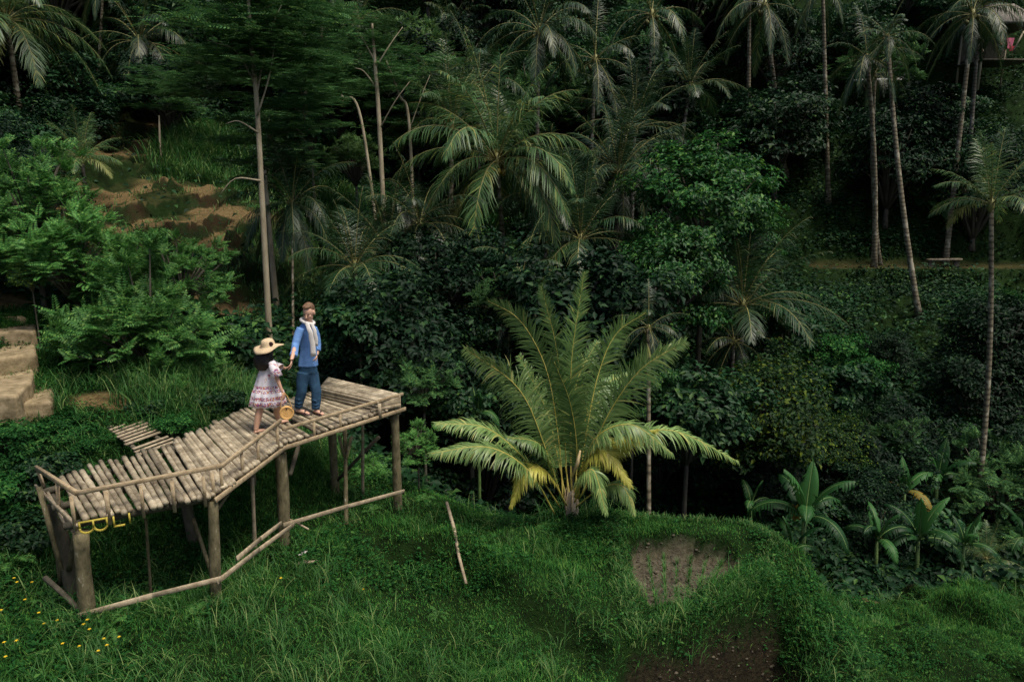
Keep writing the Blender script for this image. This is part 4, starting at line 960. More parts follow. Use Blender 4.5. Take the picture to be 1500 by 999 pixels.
slim([(394, 492, 17.5), (386, 330, 17.6), (376, 150, 17.8), (366, 40, 18), (362, -60, 18)], .082, 'tall slim pale tree rising behind the couple to the top edge',
     [(385, 40, 18.8, 0, .55, 0.3), (445, 165, 21, 1, .42, 2.0), (300, 120, 21, 1, .36, 4.0), (372, 95, 18, 0, .26, 1.4), (400, 60, 18.1, 1, .22, 4.4)],
     limbs=[[(372, 120, 17.8), (345, 75, 18), (305, 60, 18.2)], [(374, 150, 17.8), (392, 60, 18), (412, 8, 18.2)], [(368, 60, 18), (352, 20, 18.3), (330, -10, 18.5)], [(377, 170, 17.7), (395, 110, 17.8), (402, 60, 18)], [(382, 265, 17.6), (345, 262, 17.5), (322, 285, 17.4)], [(379, 195, 17.7), (350, 178, 17.6), (330, 182, 17.5)]])
slim([(402, 405, 21), (394, 330, 21.2), (388, 250, 21.4)], .10, 'second slim trunk standing close behind the tall slim pale tree', [(395, 215, 22, 1, .45, 1.0)])
slim([(564, 318, 27), (556, 190, 27.3), (549, 90, 27.6), (545, 35, 28)], .10, 'thin pale branching tree left of the full palm', [(545, 60, 28.3, 0, .30, 1.3), (570, 120, 28, 1, .26, 3.3), (600, 190, 31, 1, .5, 2.2)],
     limbs=[[(549, 90, 27.6), (530, 55, 27.7), (515, 35, 28)], [(550, 100, 27.6), (572, 65, 27.7), (590, 40, 28)], [(556, 190, 27.3), (578, 150, 27), (600, 120, 27)], [(552, 130, 27.5), (533, 105, 27.4), (520, 100, 27.2)]])
slim([(606, 330, 28), (600, 190, 28.2), (585, 140, 28.3), (566, 90, 28.5)], .07, 'crooked thin tree between the branching tree and the full palm', [(620, 130, 31, 1, .6, .3)], limbs=[[(600, 190, 28.2), (618, 140, 28.3), (630, 110, 28.5)]])
slim([(235, 255, 30), (234, 200, 30.2), (233, 170, 30.4)], .06, 'thin young tree above the clay terraces', [(240, 140, 30.8, 1, .42, .6)])
slim([(560, 255, 27), (530, 180, 27.2), (500, 140, 27.5)], .07, 'leaning bare stem left of the thin branching tree', [(470, 120, 31, 0, .45, 2.6)])
slim([(445, 110, 36), (446, 60, 36.2), (447, 40, 36.3)], .1, 'pale stem under the flat feathery crowns', [(440, 40, 37, 1, .9, 2.6), (500, 125, 36, 0, .7, .6)])

# ---------------------------------------------------------------- banana plants
def banana_leaf(mb, pts, w, rg, torn=.25, mi=0):
    n = len(pts); T = nrm(np.gradient(pts, axis=0)); az = pts[-1] - pts[0]
    s = np.array([-az[1], az[0], 0]); s = s / (np.linalg.norm(s) + 1e-6)
    if np.linalg.norm(az[:2]) < .15: s = np.array([1, .2, 0.])
    st = 3
    for i in range(st, n - 1):
        f0, f1 = (i - st) / (n - 1 - st), (i + 1 - st) / (n - 1 - st)
        w0, w1 = [w * max(.06, math.sin(math.pi * min(1, (f * .93 + .1))) ** .55) for f in (f0, f1)]
        for sg in (-1, 1):
            S_ = s * sg; tear = rg.random() < torn * 1.6; dz = np.array([0, 0, -.30 * w]) - (np.array([0, 0, w * rg.uniform(0, .7)]) if tear else 0)
            g = .16 if tear else 0
            a, b = pts[i], pts[i + 1]; t = b - a; N_ = nrm(np.cross(T[i], S_)); N_ = N_ if N_[2] > 0 else -N_
            m0, m1 = a + S_ * w0 * .28 + N_ * w * .07, b + S_ * w1 * .28 + N_ * w * .07 - t * g * .5
            o0, o1 = a + S_ * w0 * .5 + dz * .55 + t * (.1 + g), b + S_ * w1 * .5 + dz * .55 + t * (.1 - g * 2)
            mb.add([a, b, m1, o1, o0, m0], [np.array([[0, 1, 2, 5], [5, 2, 3, 4]])], mi)
    mb.tube(pts, np.linspace(.022, .005, n), 5, 1)
M['banana_yellow'] = blade_mat('old_banana_leaf', (.20, .15, .03), (.36, .26, .05))
M['banana_rib'] = noise_mat('banana_rib', (.08, .15, .04), (.16, .24, .08), 4, .5, bump=0)
def banana(px, py, Y, s, label, seed, nl=8, yellow=1):
    rg = np.random.default_rng(seed); p = P(px, py, Y); gz = min(p[2], g1(p[0], p[1]))
    root = empty('banana_plant', (p[0], p[1], gz - .1), label, 'banana plant', 'banana plants below the ridge')
    h = (p[2] - gz) + .35 * s
    mb = MB(); mb.tube([(0, 0, 0), (.02, 0, h * .5), (0, .02, h)], [.10 * s, .08 * s, .05 * s], 9); mb.obj('stem', M['banana_rib'], root, True)
    for i in range(nl):
        az = i * 2.4 + seed; el = 1.4 - 1.0 * (i / nl) ** 1.2; mb = MB(); L = s * rg.uniform(1.3, 1.85)
        pts = frond_path(az, el, L, .9 + 1.1 * i / nl, 24, (0, 0, h)); yl = i >= nl - yellow
        banana_leaf(mb, pts, s * rg.uniform(.36, .48), rg, .12 + .3 * i / nl, 0); mb.obj('leaf', [M['banana_yellow' if yl else 'banana'], M['banana_rib']], root)
banana(1178, 772, 17.5, 1.0, 'biggest banana plant, upright leaves and one torn yellow edge, behind the rice bed', 1, 9)
banana(1160, 815, 17.0, .7, 'small banana sucker at the foot of the biggest banana plant', 22, 5, 0)
banana(1284, 800, 18.5, .8, 'banana plant with a yellowed leaf, second from the biggest one', 3, 8)
banana(1345, 800, 18.8, .85, 'banana plant with bright upright leaves, between the yellowed one and the edge group', 4, 7, 0)
banana(1412, 806, 19, .72, 'banana plant with short upright leaves, beside the low yellowish palm', 6, 7, 0)
banana(1372, 712, 23.5, .95, 'dim banana plant in shade left of the very long ringed trunk', 7, 7, 0)
banana(1325, 728, 22, .8, 'banana plant with a broken yellow drooping leaf in deep shade', 8, 5, 2)
banana(1262, 690, 24, .9, 'dim upright banana plant above the gap between two banana plants', 9, 5, 0)
banana(1100, 745, 19, .6, 'slim banana plant with one round leaf, left of the biggest banana plant', 12, 4, 0)
banana(1500, 800, 20, .8, 'banana plant cut by the right edge of the picture', 13, 6, 0)
banana(700, 610, 16, .5, 'dim banana plant in shade behind the left fronds of the young palm', 15, 5, 0)

# ---------------------------------------------------------------- filler trees and shrubs on the slopes
keep = [(1215, 365, 1500, 400, 42.5), (95, 205, 440, 400, 30), (180, 170, 470, 330, 33), (560, 90, 860, 350, 26.5), (840, 140, 980, 340, 28), (940, 210, 1130, 470, 25), (1030, 510, 1220, 700, 20.5),
        (1250, 85, 1360, 465, 39.5), (1340, 360, 1500, 420, 41.5), (1200, 370, 1500, 400, 40.5), (1400, 170, 1500, 800, 23.2), (355, 0, 420, 500, 20), (1030, 350, 1200, 500, 25),
        (1080, 720, 1500, 880, 20), (1440, 0, 1500, 140, 50), (535, 30, 600, 320, 27.2), (480, 300, 640, 420, 23), (620, 380, 1080, 790, 15.5), (430, 430, 480, 560, 17), (460, 20, 700, 200, 40),
        (940, 560, 1000, 780, 17), (690, 0, 1000, 130, 38), (1090, 40, 1240, 170, 43), (1245, 110, 1345, 122, 44), (740, 350, 960, 430, 20)]
def ok_place(c, r):
    px, py, dep = proj(c); pr = r * F / dep
    if px < -250 or px > 1750 or py < -350 or py > 1100: return False
    for x0, y0, x1, y1, Ym in keep:
        if c[1] < Ym:
            dx = max(x0 - px, 0, px - x1); dy = max(y0 - py, 0, py - y1)
            if dx * dx + dy * dy < (pr * .8) ** 2: return False
    return True
rr = random.Random(5)
placed = []; fillers = []
LM = [((728, 236), 'the full palm with yellow nuts'), ((905, 255), 'the shaggy upright palm'), ((790, 48), 'the palm with orange fruit'), ((1035, 300), 'the bright green leafy tree'),
      ((1088, 448), 'the low dark palm'), ((1125, 600), 'the yellow-green topped tree'), ((1275, 220), 'the thin palm with drooping fronds'), ((1340, 400), 'the leaning ringed trunk'),
      ((1445, 320), 'the palm at the right edge'), ((1470, 70), 'the small hut'), ((1180, 760), 'the biggest banana plant'), ((1385, 378), 'the wooden bench'), ((375, 100), 'the tall slim pale tree'),
      ((555, 150), 'the thin branching tree'), ((250, 280), 'the bare clay terraces'), ((215, 480), 'the big ferny bush'), ((25, 520), 'the clay steps'), ((450, 500), 'the man in blue'),
      ((840, 570), 'the big young palm'), ((50, 60), 'the palm in the top left corner'), ((205, 62), 'the palm between thin trunks'), ((955, 20), 'the palm with a long yellow leaf'),
      ((1120, 60), 'the bare speckled trunk'), ((1226, 120), 'the white speckled trunk'), ((430, 300), 'the palm on a thin straight stem'), ((1412, 120), 'the long bare curved leaf stalk'), ((585, 525), 'the large fine-leaved tree')]
def relation(px, py):
    (lx, ly), nm = min(LM, key=lambda t: (t[0][0] - px) ** 2 + (t[0][1] - py) ** 2); dx, dy = px - lx, py - ly
    v = 'above' if dy < 0 else 'below'; h = 'left of' if dx < 0 else 'right of'
    if abs(dx) < .4 * abs(dy): return v + ' ' + nm
    if abs(dy) < .4 * abs(dx): return h + ' ' + nm
    return v + ' and ' + h + ' ' + nm
def finish_labels():
    seen = {}
    for o, c, n in fillers:
        px, py, dep = proj(c); seen.setdefault(n + ' ' + relation(px, py), []).append((px, dep, o))
    for lb, lst in seen.items():
        if len(lst) == 1: lst[0][2]['label'] = lb; continue
        lst.sort(key=lambda t: t[1])
        if len(lst) == 2: pre = ['nearer ', 'farther ']
        elif len(lst) == 3: pre = ['nearest ', 'middle ', 'farthest ']
        else: pre = ['nearest ', 'second nearest '] + ['third nearest ', 'fourth nearest ', 'fifth nearest ', 'sixth nearest ', 'seventh nearest ', 'eighth nearest '][:len(lst) - 3] + ['farthest ']
        for k, (a, b, o) in enumerate(lst): o['label'] = pre[min(k, len(pre) - 1)] + lb
def fill(n, y0, y1, smin, smax, protos, names, crown_r, lift, name, cat, tries=4000, sep=.9, xr=None, trunk_r=.05, maxn=300):
    k = 0
    for _ in range(tries):
        if k >= n: break
        y = rr.uniform(y0 ** .5, y1 ** .5) ** 2; xw = y * .86 + 4; x = rr.uniform(-xw, xw) if xr is None else rr.uniform(*xr)
        s = rr.uniform(smin, smax); r = crown_r * s
        if any((x - a) ** 2 + (y - b) ** 2 < (sep * (r + q) * .62) ** 2 for a, b, q in placed): continue
        z = g1(x, y) + r * rr.uniform(*lift)
        if not ok_place((x, y, z), r): continue
        placed.append((x, y, r)); i = rr.randrange(len(protos))
        o = tree(protos[i], (x, y, z), s, 'x', names[i] + 's of the ravine', name, cat, crown_r=crown_r, sz=rr.uniform(.85, 1.2), trunk_r=trunk_r); fillers.append((o, (x, y, z), names[i])); k += 1
    return k
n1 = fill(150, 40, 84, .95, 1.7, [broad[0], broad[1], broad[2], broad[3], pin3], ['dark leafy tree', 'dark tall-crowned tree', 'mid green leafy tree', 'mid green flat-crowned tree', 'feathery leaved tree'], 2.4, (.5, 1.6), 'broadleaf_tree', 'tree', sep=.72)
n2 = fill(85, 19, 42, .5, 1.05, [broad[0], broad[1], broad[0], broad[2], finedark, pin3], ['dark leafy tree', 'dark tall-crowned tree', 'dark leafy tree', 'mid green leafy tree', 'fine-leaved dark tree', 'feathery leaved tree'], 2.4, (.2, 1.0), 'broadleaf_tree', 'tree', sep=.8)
n3 = fill(80, 15, 40, .6, 1.2, [bushy, bushy2], ['low weedy shrub', 'low broad-leaved shrub'], 1.2, (.1, .6), 'shrub', 'shrub', sep=.6)
finish_labels()
print('fill', n1, n2, n3)

# ---------------------------------------------------------------- grass and ground cover (stuff)
def scatter(n, x0, x1, y0, y1, dens=None, seed=1):
    rg = np.random.default_rng(seed); x = rg.uniform(x0, x1, n); y = rg.uniform(y0, y1, n); keep_ = np.ones(n, bool)
    if dens is not None: keep_ = rg.random(n) < dens(x, y)
    x, y = x[keep_], y[keep_]; z = ground(x, y)
    q = proj(np.stack([x, y, z])); vis = (q[0] > -120) & (q[0] < 1620) & (q[1] < 1130)
    return np.stack([x, y, z], 1)[vis], rg
def nosoil(x, y): return 1 - .93 * np.clip(soil_mask(x, y), 0, 1)
def mound(x, y):
    v = nosoil(x, y); path = 1 - sstep(.5, .25, np.hypot((x + 6.7) * .6, (y - 11.4) * 1.2)); pond = poly_sd(pad, x, y) > .02
    return v * path * pond
# short grass
mb = MB()
p, rg = scatter(620000, -10, 12, 5.6, 16, lambda x, y: mound(x, y) * (.55 + .45 * sstep(-.15, .15, fbm(x * .8, y * .8, 44, 3))), 2)
patch = sstep(-.12, .2, fbm(p[:, 0] * 1.1, p[:, 1] * 1.1, 66, 3))
near = np.clip(1 - (p[:, 1] - 6) / 14, .3, 1); L = (.05 + .10 * patch) * rg.uniform(.6, 1.5, len(p)); 
blades(mb, p - np.array([0, 0, .01]), rg.uniform(0, 6.283, len(p)), L, .007 + .004 * rg.random(len(p)), rg.uniform(.15, .75, len(p)), 0)
# longer tufts
p, rg = scatter(5200, -10, 12, 5.6, 15, lambda x, y: mound(x, y) * np.clip(sstep(-.08, .18, fbm(x * .9, y * .9, 99, 3) + .14 * sstep(10, 7.5, y)) * (.35 + .65 * sstep(10.5, 8.5, y)), 0, 1), 3)
q = np.repeat(p, 13, 0) + np.c_[rg.normal(0, .06, (len(p) * 13, 2)), np.zeros(len(p) * 13)]
az0 = np.repeat(rg.uniform(0, 6.283, len(p)), 13)
blades(mb, q, az0 + rg.normal(0, .9, len(q)), rg.uniform(.18, .46, len(q)), .009, rg.uniform(.35, .85, len(q)), 1)
g_o = mb.obj('grass', [M['grass'], M['grass_tall']]); tag(g_o, 'green grass covering the rounded ridge and its slopes', 'grass', kind='stuff')
print('grass', len(g_o.data.polygons))
# leafy weeds between
mb = MB()
p, rg = scatter(34000, -10, 12, 5.6, 16, lambda x, y: mound(x, y) * np.clip(.05 + sstep(-.02, .16, fbm(x * .7, y * .7, 123, 4)) + sstep(-3, -5.5, x) * .8, 0, 1), 4)
q = np.repeat(p, 5, 0); n = len(q); q = q + np.c_[rg.normal(0, .025, (n, 2)), rg.uniform(.02, .16, n)]
a = rg.uniform(0, 6.283, n); d = np.stack([np.cos(a), np.sin(a), rg.uniform(-.2, .5, n)], 1); L = rg.uniform(.03, .075, n)
leaves(mb, q, d, nrm(np.array([0, 0, 1.]) + rg.normal(0, .35, (n, 3))), L, L * .6)
tag(mb.obj('weeds', M['weed']), 'small leafy weeds mixed into the grass', 'weeds', kind='stuff')
# creeping undergrowth over the far slopes
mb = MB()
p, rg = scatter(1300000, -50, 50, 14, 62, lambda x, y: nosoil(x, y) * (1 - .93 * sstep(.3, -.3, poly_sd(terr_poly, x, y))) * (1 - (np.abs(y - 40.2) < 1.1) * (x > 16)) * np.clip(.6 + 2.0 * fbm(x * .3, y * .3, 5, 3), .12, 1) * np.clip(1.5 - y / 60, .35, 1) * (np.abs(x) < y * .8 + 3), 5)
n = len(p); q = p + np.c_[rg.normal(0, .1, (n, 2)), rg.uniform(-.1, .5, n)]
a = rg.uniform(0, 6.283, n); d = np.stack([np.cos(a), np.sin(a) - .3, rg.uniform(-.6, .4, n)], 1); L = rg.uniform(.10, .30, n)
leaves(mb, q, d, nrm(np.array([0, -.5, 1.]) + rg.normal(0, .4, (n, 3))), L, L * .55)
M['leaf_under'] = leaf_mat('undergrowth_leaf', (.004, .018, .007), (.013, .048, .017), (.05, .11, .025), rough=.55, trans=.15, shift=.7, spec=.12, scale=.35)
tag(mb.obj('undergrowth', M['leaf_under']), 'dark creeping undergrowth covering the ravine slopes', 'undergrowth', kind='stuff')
# tall grass on the left slope and behind the deck
mb = MB()
def tg(x, y):
    a = ((y > 29.3) & (y < 36) & (x > -15.5 + (y - 28) * .3) & (x < -6.5)) * .8
    return a * np.clip(.6 + 2 * fbm(x * .6, y * .6, 8, 2), 0, 1) * nosoil(x, y)
p, rg = scatter(60000, -18, -7, 27, 37, tg, 6)
blades(mb, p, rg.uniform(0, 6.283, len(p)), rg.uniform(.6, 1.3, len(p)), .035, rg.uniform(.2, .65, len(p)))
p, rg = scatter(5200, -6.6, -3.2, 11.2, 13.8, lambda x, y: sstep(.35, .75, y - (10.0 + (x + 5.2) * 1.25)) , 7)
blades(mb, p, rg.uniform(0, 6.283, len(p)), rg.uniform(.25, .75, len(p)), .012, rg.uniform(.2, .7, len(p)))
p, rg = scatter(9000, -9, -4.8, 7.6, 12, lambda x, y: (poly_sd(np.array([e[:2] for e in E] + [b_[:2] for b_ in Bk[::-1]]), x, y) > .15) * mound(x, y) * np.clip(.5 + 3 * fbm(x * 1.2, y * 1.2, 61, 2), 0, 1), 17)
blades(mb, p, rg.uniform(0, 6.283, len(p)), rg.uniform(.15, .5, len(p)), .011, rg.uniform(.2, .8, len(p)))
p, rg = scatter(60000, -22, -6.5, 17, 31, lambda x, y: nosoil(x, y) * np.clip(.3 + 2.5 * fbm(x * .8, y * .8, 62, 3), 0, 1) * (poly_sd(terr_poly, x, y) < .5), 18)
blades(mb, p, rg.uniform(0, 6.283, len(p)), rg.uniform(.12, .4, len(p)), .022, rg.uniform(.2, .8, len(p)))
p, rg = scatter(90000, .5, 6, 8.5, 13.5, lambda x, y: sstep(.22, .0, np.abs(poly_sd(rim, x, y) + .05)) * (poly_sd(pad, x, y) > .03), 19)
blades(mb, p, rg.uniform(0, 6.283, len(p)), rg.uniform(.06, .2, len(p)), .010, rg.uniform(.2, .8, len(p)))
for bx_, by_ in [(P(126, 905, Yf[0])[:2]), (P(316, 878, Yf[1])[:2]), (P(416, 798, Yf[2])[:2]), (P(584, 738, Yf[3])[:2]), (P(490, 722, 12.1)[:2]), (P(507, 776, 10.9)[:2])]:
    a_ = rng.uniform(0, 6.283, 110); r_ = rng.uniform(.08, .3, 110); q = np.stack([bx_ + r_ * np.cos(a_), by_ + r_ * np.sin(a_)], 1); q = np.c_[q, ground(q[:, 0], q[:, 1])]
    blades(mb, q, rng.uniform(0, 6.283, 110), rng.uniform(.1, .34, 110), .010, rng.uniform(.3, .8, 110))
def rf(x, y):
    c = [(1.0, 12.3, .25), (1.55, 12.45, .22), (1.9, 12.4, .3), (.75, 12.0, .2), (1.3, 12.1, .2)]
    return np.max([np.exp(-((x - a) ** 2 + (y - b) ** 2) / r / r) for a, b, r in c], 0) * .8
p, rg = scatter(2600, 0, 3, 11.3, 13.2, rf, 8)
blades(mb, p, rg.uniform(0, 6.283, len(p)), rg.uniform(.2, .62, len(p)), .016, rg.uniform(.15, .7, len(p)))
tag(mb.obj('tall_grass', M['grass_tall']), 'long arching grass behind the platform, by the young palm and on the left slope', 'tall grass', kind='stuff')

# ================================================================== PEOPLE
def simple(name, col, rough=.7, var=.08, spec=.3, scale=30):
    c1 = tuple(v * (1 - var) for v in col); c2 = tuple(v * (1 + var) for v in col)
    return noise_mat(name, c1, c2, scale, rough, bump=.05, spec=spec)
M['skin_m'] = simple('tanned_skin', (.66, .40, .29), .55, .04); M['skin_w'] = simple('skin', (.56, .33, .23), .5, .05)
M['shirt'] = noise_mat('blue_linen', (.10, .22, .50), (.17, .33, .66), 9, .8, bump=.4); M['trousers'] = noise_mat('dark_blue_denim', (.010, .035, .075), (.025, .075, .14), 7, .8, bump=.4)
M['scarf'] = simple('white_scarf_cloth', (.72, .68, .64), .85, .06); M['hair_m'] = noise_mat('brown_hair', (.09, .05, .03), (.22, .13, .075), 40, .6, (1, 1, .3), .3)
M['hair_w'] = noise_mat('black_hair', (.006, .005, .005), (.02, .017, .016), 30, .45, (1, 1, .15), .3); M['straw'] = noise_mat('straw', (.52, .38, .22), (.70, .55, .36), 60, .75, bump=.2)
M['shoe'] = simple('brown_leather', (.05, .03, .03), .5); M['dark'] = simple('dark_fibre', (.04, .015, .015), .7); M['rattan'] = noise_mat('orange_rattan', (.52, .27, .08), (.75, .45, .17), 55, .55, bump=.3)
M['eye'] = simple('eye', (.03, .02, .015), .3); M['lip'] = simple('lip', (.42, .14, .12), .5)
def dress_mat():
    m, n, o = newmat('embroidered_white_cotton'); L = n.links.new
    tc = n.nodes.new('ShaderNodeTexCoord'); sp = n.nodes.new('ShaderNodeSeparateXYZ'); L(tc.outputs['Generated'], sp.inputs[0])
    def math_(op, a, b=None, c=None):
        k = n.nodes.new('ShaderNodeMath'); k.operation = op
        for i, v in enumerate((a, b, c)):
            if v is None: continue
            if isinstance(v, (int, float)): k.inputs[i].default_value = v
            else: L(v, k.inputs[i])
        return k.outputs[0]
    z = sp.outputs[2]; x = sp.outputs[0]
    def band(a, b): return math_('MULTIPLY', math_('GREATER_THAN', z, a), math_('LESS_THAN', z, b))
    vo = n.nodes.new('ShaderNodeTexVoronoi'); vo.inputs['Scale'].default_value = 75; L(tc.outputs['Object'], vo.inputs['Vector'])
    rp = n.nodes.new('ShaderNodeValToRGB'); rp.color_ramp.interpolation = 'CONSTANT'; e = rp.color_ramp.elements
    e[0].color = (.72, .66, .68, 1); e[1].position = .35; e[1].color = (.28, .10, .24, 1)
    for p_, c in ((.55, (.50, .10, .09, 1)), (.7, (.55, .27, .10, 1)), (.82, (.16, .12, .32, 1)), (.9, (.72, .66, .68, 1))): k = e.new(p_); k.color = c
    sv = n.nodes.new('ShaderNodeSeparateColor'); L(vo.outputs['Color'], sv.inputs[0]); L(sv.outputs[0], rp.inputs[0])
    bands = band(.03, .115)
    for a, b in ((.145, .225), (.30, .37), (.39, .45)): bands = math_('ADD', bands, band(a, b))
    no = n.nodes.new('ShaderNodeTexNoise'); no.inputs['Scale'].default_value = 9; L(tc.outputs['Object'], no.inputs['Vector'])
    flor = math_('MULTIPLY', math_('GREATER_THAN', no.outputs[0], .57), band(.52, .95)); fac = n.nodes.new('ShaderNodeMath'); fac.operation = 'ADD'; fac.use_clamp = True; L(bands, fac.inputs[0]); L(flor, fac.inputs[1])
    mx = n.nodes.new('ShaderNodeMix'); mx.data_type = 'RGBA'; L(fac.outputs[0], mx.inputs[0]); mx.inputs[6].default_value = (.74, .70, .76, 1); L(rp.outputs[0], mx.inputs[7])
    pb = n.nodes.new('ShaderNodeBsdfPrincipled'); L(mx.outputs[2], pb.inputs['Base Color']); pb.inputs['Roughness'].default_value = .85; L(pb.outputs[0], o.inputs[0]); return m
M['dress'] = dress_mat()
def fuse(mb, name, mat, parent, base, voxel=.007, smooth=3):
    me = mb.mesh(name, mat); me.transform(Matrix.Translation(Vector(-np.array(base)))); o = link(name, me, parent)
    r = o.modifiers.new('fuse', 'REMESH'); r.mode = 'VOXEL'; r.voxel_size = voxel; r.use_smooth_shade = True
    q = o.modifiers.new('smooth', 'SMOOTH'); q.iterations = smooth; q.factor = .5
    return o
def plain(mb, name, mat, parent, base, smooth=True):
    me = mb.mesh(name, mat, smooth); me.transform(Matrix.Translation(Vector(-np.array(base)))); return link(name, me, parent)
def frame(f, up=(0, 0, 1)):
    f = nrm(np.array(f, float)); r = nrm(np.cross(f, up)); u = np.cross(r, f); return np.stack([r, f, u], 1)   # columns: right, forward, up
def head(mb, c, f, s=1.0):
    R_ = frame(f); at = lambda x, y, z: np.array(c) + R_ @ (np.array([x, y, z]) * s)
    mb.ell(at(0, -.012, .018), np.array([.076, .095, .095]) * s, 0, 18, 12, R_); mb.ell(at(0, .018, -.045), np.array([.056, .066, .075]) * s, 0, 16, 10, R_)
    mb.ell(at(0, .05, -.09), np.array([.026, .026, .022]) * s, 0, 10, 6, R_)
    mb.tube([at(0, .078, .02), at(0, .098, -.018), at(0, .106, -.028)], [.008 * s, .011 * s, .015 * s], 8)
    for q in (-1, 1): mb.ell(at(q * .078, -.01, -.01), np.array([.012, .022, .034]) * s, 0, 8, 6, R_); mb.ell(at(q * .035, .058, -.02), np.array([.024, .022, .02]) * s, 0, 8, 6, R_)
    return at, R_
def face(at, R_, par, base, s=1.0):
    mb = MB()
    for q in (-1, 1): mb.ell(at(q * .03, .079, .012), np.array([.009, .006, .005]) * s, 0, 8, 6, R_)
    plain(mb, 'eye', M['eye'], par, base)
    mb = MB(); mb.tube([at(-.026, .076, -.058), at(0, .088, -.066), at(.026, .076, -.058)], [.002 * s, .004 * s, .002 * s], 6); plain(mb, 'mouth', M['lip'], par, base)
def hand(mb, wrist, d, n, side, s=1.0, curl=.9):
    """palm and five fingers; d fingers direction, n palm normal, side thumb side"""
    d = nrm(np.array(d, float)); n = np.array(n, float); n = nrm(n - d * (n @ d)); t = nrm(np.cross(n, d)) * side; w_ = np.array(wrist)
    R_ = np.stack([t, d, n], 1); mb.ell(w_ + d * .045 * s, np.array([.038, .05, .015]) * s, 0, 12, 8, R_)
    for i, (o_, ln) in enumerate(((.028, .072), (.009, .080), (-.010, .075), (-.028, .058))):
        p = w_ + d * .085 * s + t * o_ * s; dd = d.copy(); pts = [p - d * .03 * s]
        for k in range(4):
            pts.append(p.copy()); dd = nrm(dd + n * curl * .33); p = p + dd * ln * s / 3
        mb.tube(pts, [.0085 * s, .0088 * s, .0082 * s, .0075 * s, .006 * s][:len(pts)], 7)
    p = w_ + d * .015 * s + t * .03 * s; mb.tube([p, p + (t * .7 + d * .7) * .03 * s, p + (t * .75 + d * 1.2 + n * .35) * .045 * s, p + (t * .6 + d * 1.6 + n * .9) * .052 * s], [.012 * s, .011 * s, .0095 * s, .007 * s], 7)

# ---- man
ym = Pz(452, 604, .065)[1]; mroot = empty('person', Pz(452, 604, .065), 'man in blue shirt, dark trousers and white scarf holding hands with the woman', 'person', 'couple on the platform')
BM = np.array(mroot.location); m = lambda px, py, dy=0.: P(px, py, ym + dy)
hold = P(426.5, 536.5, ym - .55)
fd = np.array([-.18, -.9, -.42])
bd = MB(); hc = m(452.2, 457.8, -.03); at, HR = head(bd, hc, fd, 1.12)
bd.tube([m(450, 484, 0), m(450.5, 474, 0), m(452, 463, -.01)], [.075, .062, .06], 12)
bd.tube([m(450, 482), m(450, 510), m(450, 540)], [.06, .055, .06], 12)
ank1, ank2 = m(437.5, 597.5, -.06), m(463, 599.5, -.09)
for hp, kn, an in ((m(446, 542, -.02), m(442, 570, -.08), ank1), (m(455, 542, .02), m(463, 572, -.03), ank2)): bd.tube([hp, kn, an], [.055, .048, .038], 10)
for an, toe in ((ank1, m(453, 604.5, -.16)), (ank2, m(474, 607.5, -.20))):
    an0 = np.array([an[0], an[1], BM[2] + .045]); t2 = toe.copy(); t2[2] = BM[2] + .025; bd.tube([an, an0 - (t2 - an0) * .18, inner(an0, t2, .45) + np.array([0, 0, .012]), t2], [.036, .038, .036, .024], 10, flat=.8)
el = m(433, 504, -.2); wr = hold + np.array([.005, .02, .085])
bd.tube([m(439, 481, -.10), el, wr], [.045, .038, .026], 10); hand(bd, wr, (-.1, -.1, -1), (-.9, -.2, .1), 1, 1.0, 1.1)
el2 = m(465.5, 505, .12); wr2 = m(464, 520, .02)
bd.tube([m(459, 481, .10), el2, wr2], [.045, .038, .027], 10); hand(bd, wr2, (-.1, -.3, -1), (-.9, -.2, 0), 1, 1.0, .8)
body = fuse(bd, 'body', M['skin_m'], mroot, BM, .0055, 2); face(at, HR, mroot, BM, 1.0)
hr = MB(); hr.ell(at(0, -.036, .055), np.array([.090, .092, .090]), 0, 16, 10, HR); hr.ell(at(0, .022, .108), np.array([.066, .05, .03]), 0, 12, 8, HR); hr.ell(at(0, -.07, .0), np.array([.075, .05, .09]), 0, 12, 8, HR)
fuse(hr, 'hair', M['hair_m'], mroot, BM, .007, 1)
def rings(rows, fn, dy, depth, k=28, pl=0, npl=9, ax=(1, 0)):
    out = []
    for j, (py, xl, xr) in enumerate(rows):
        a = fn(xl, py, dy); b = fn(xr, py, dy); c = (a + b) / 2; rx = np.linalg.norm(b - a) / 2; an_ = np.arange(k) * 2 * math.pi / k
        am = pl * (j / (len(rows) - 1)) ** 1.5; q = 1 + am * np.sin(npl * an_ + .8 * math.sin(j * .5))
        zz = np.sin(npl * an_ + 1) * am * .05
        out.append(np.stack([c[0] + rx * q * np.cos(an_), c[1] + rx * depth * q * np.sin(an_), c[2] + zz], 1))
    return out
sh = MB(); sh.loft(rings([(472, 445, 457), (475, 441, 460), (479, 437.5, 462.5), (486, 437, 463.5), (498, 439, 464), (512, 439.5, 463.5), (524, 438, 464.5), (536, 436.5, 465.5)], m, 0, .62, 40, .055, 7))
sh.tube([m(440.5, 480.5, -.09), m(437, 490, -.13), el, m(430.5, 521, -.36)], [.062, .066, .060, .056], 12)
sh.tube([m(430.8, 517, -.34), m(430, 522, -.375)], [.064, .066], 12)
sh.tube([m(459, 480.5, .09), m(463, 491, .12), el2, m(465, 514, .06)], [.06, .062, .056, .052], 12)
fuse(sh, 'shirt', M['shirt'], mroot, BM, .009, 5)
tr = MB(); tr.loft(rings([(531, 439, 463.5), (538, 438, 464.5), (546, 438, 465.5)], m, 0, .62))
tr.tube([m(445, 546, -.04), m(442.5, 560, -.07), m(442, 574, -.10), m(438.5, 586, -.08), m(437, 597, -.06)], [.105, .092, .082, .078, .062], 12)
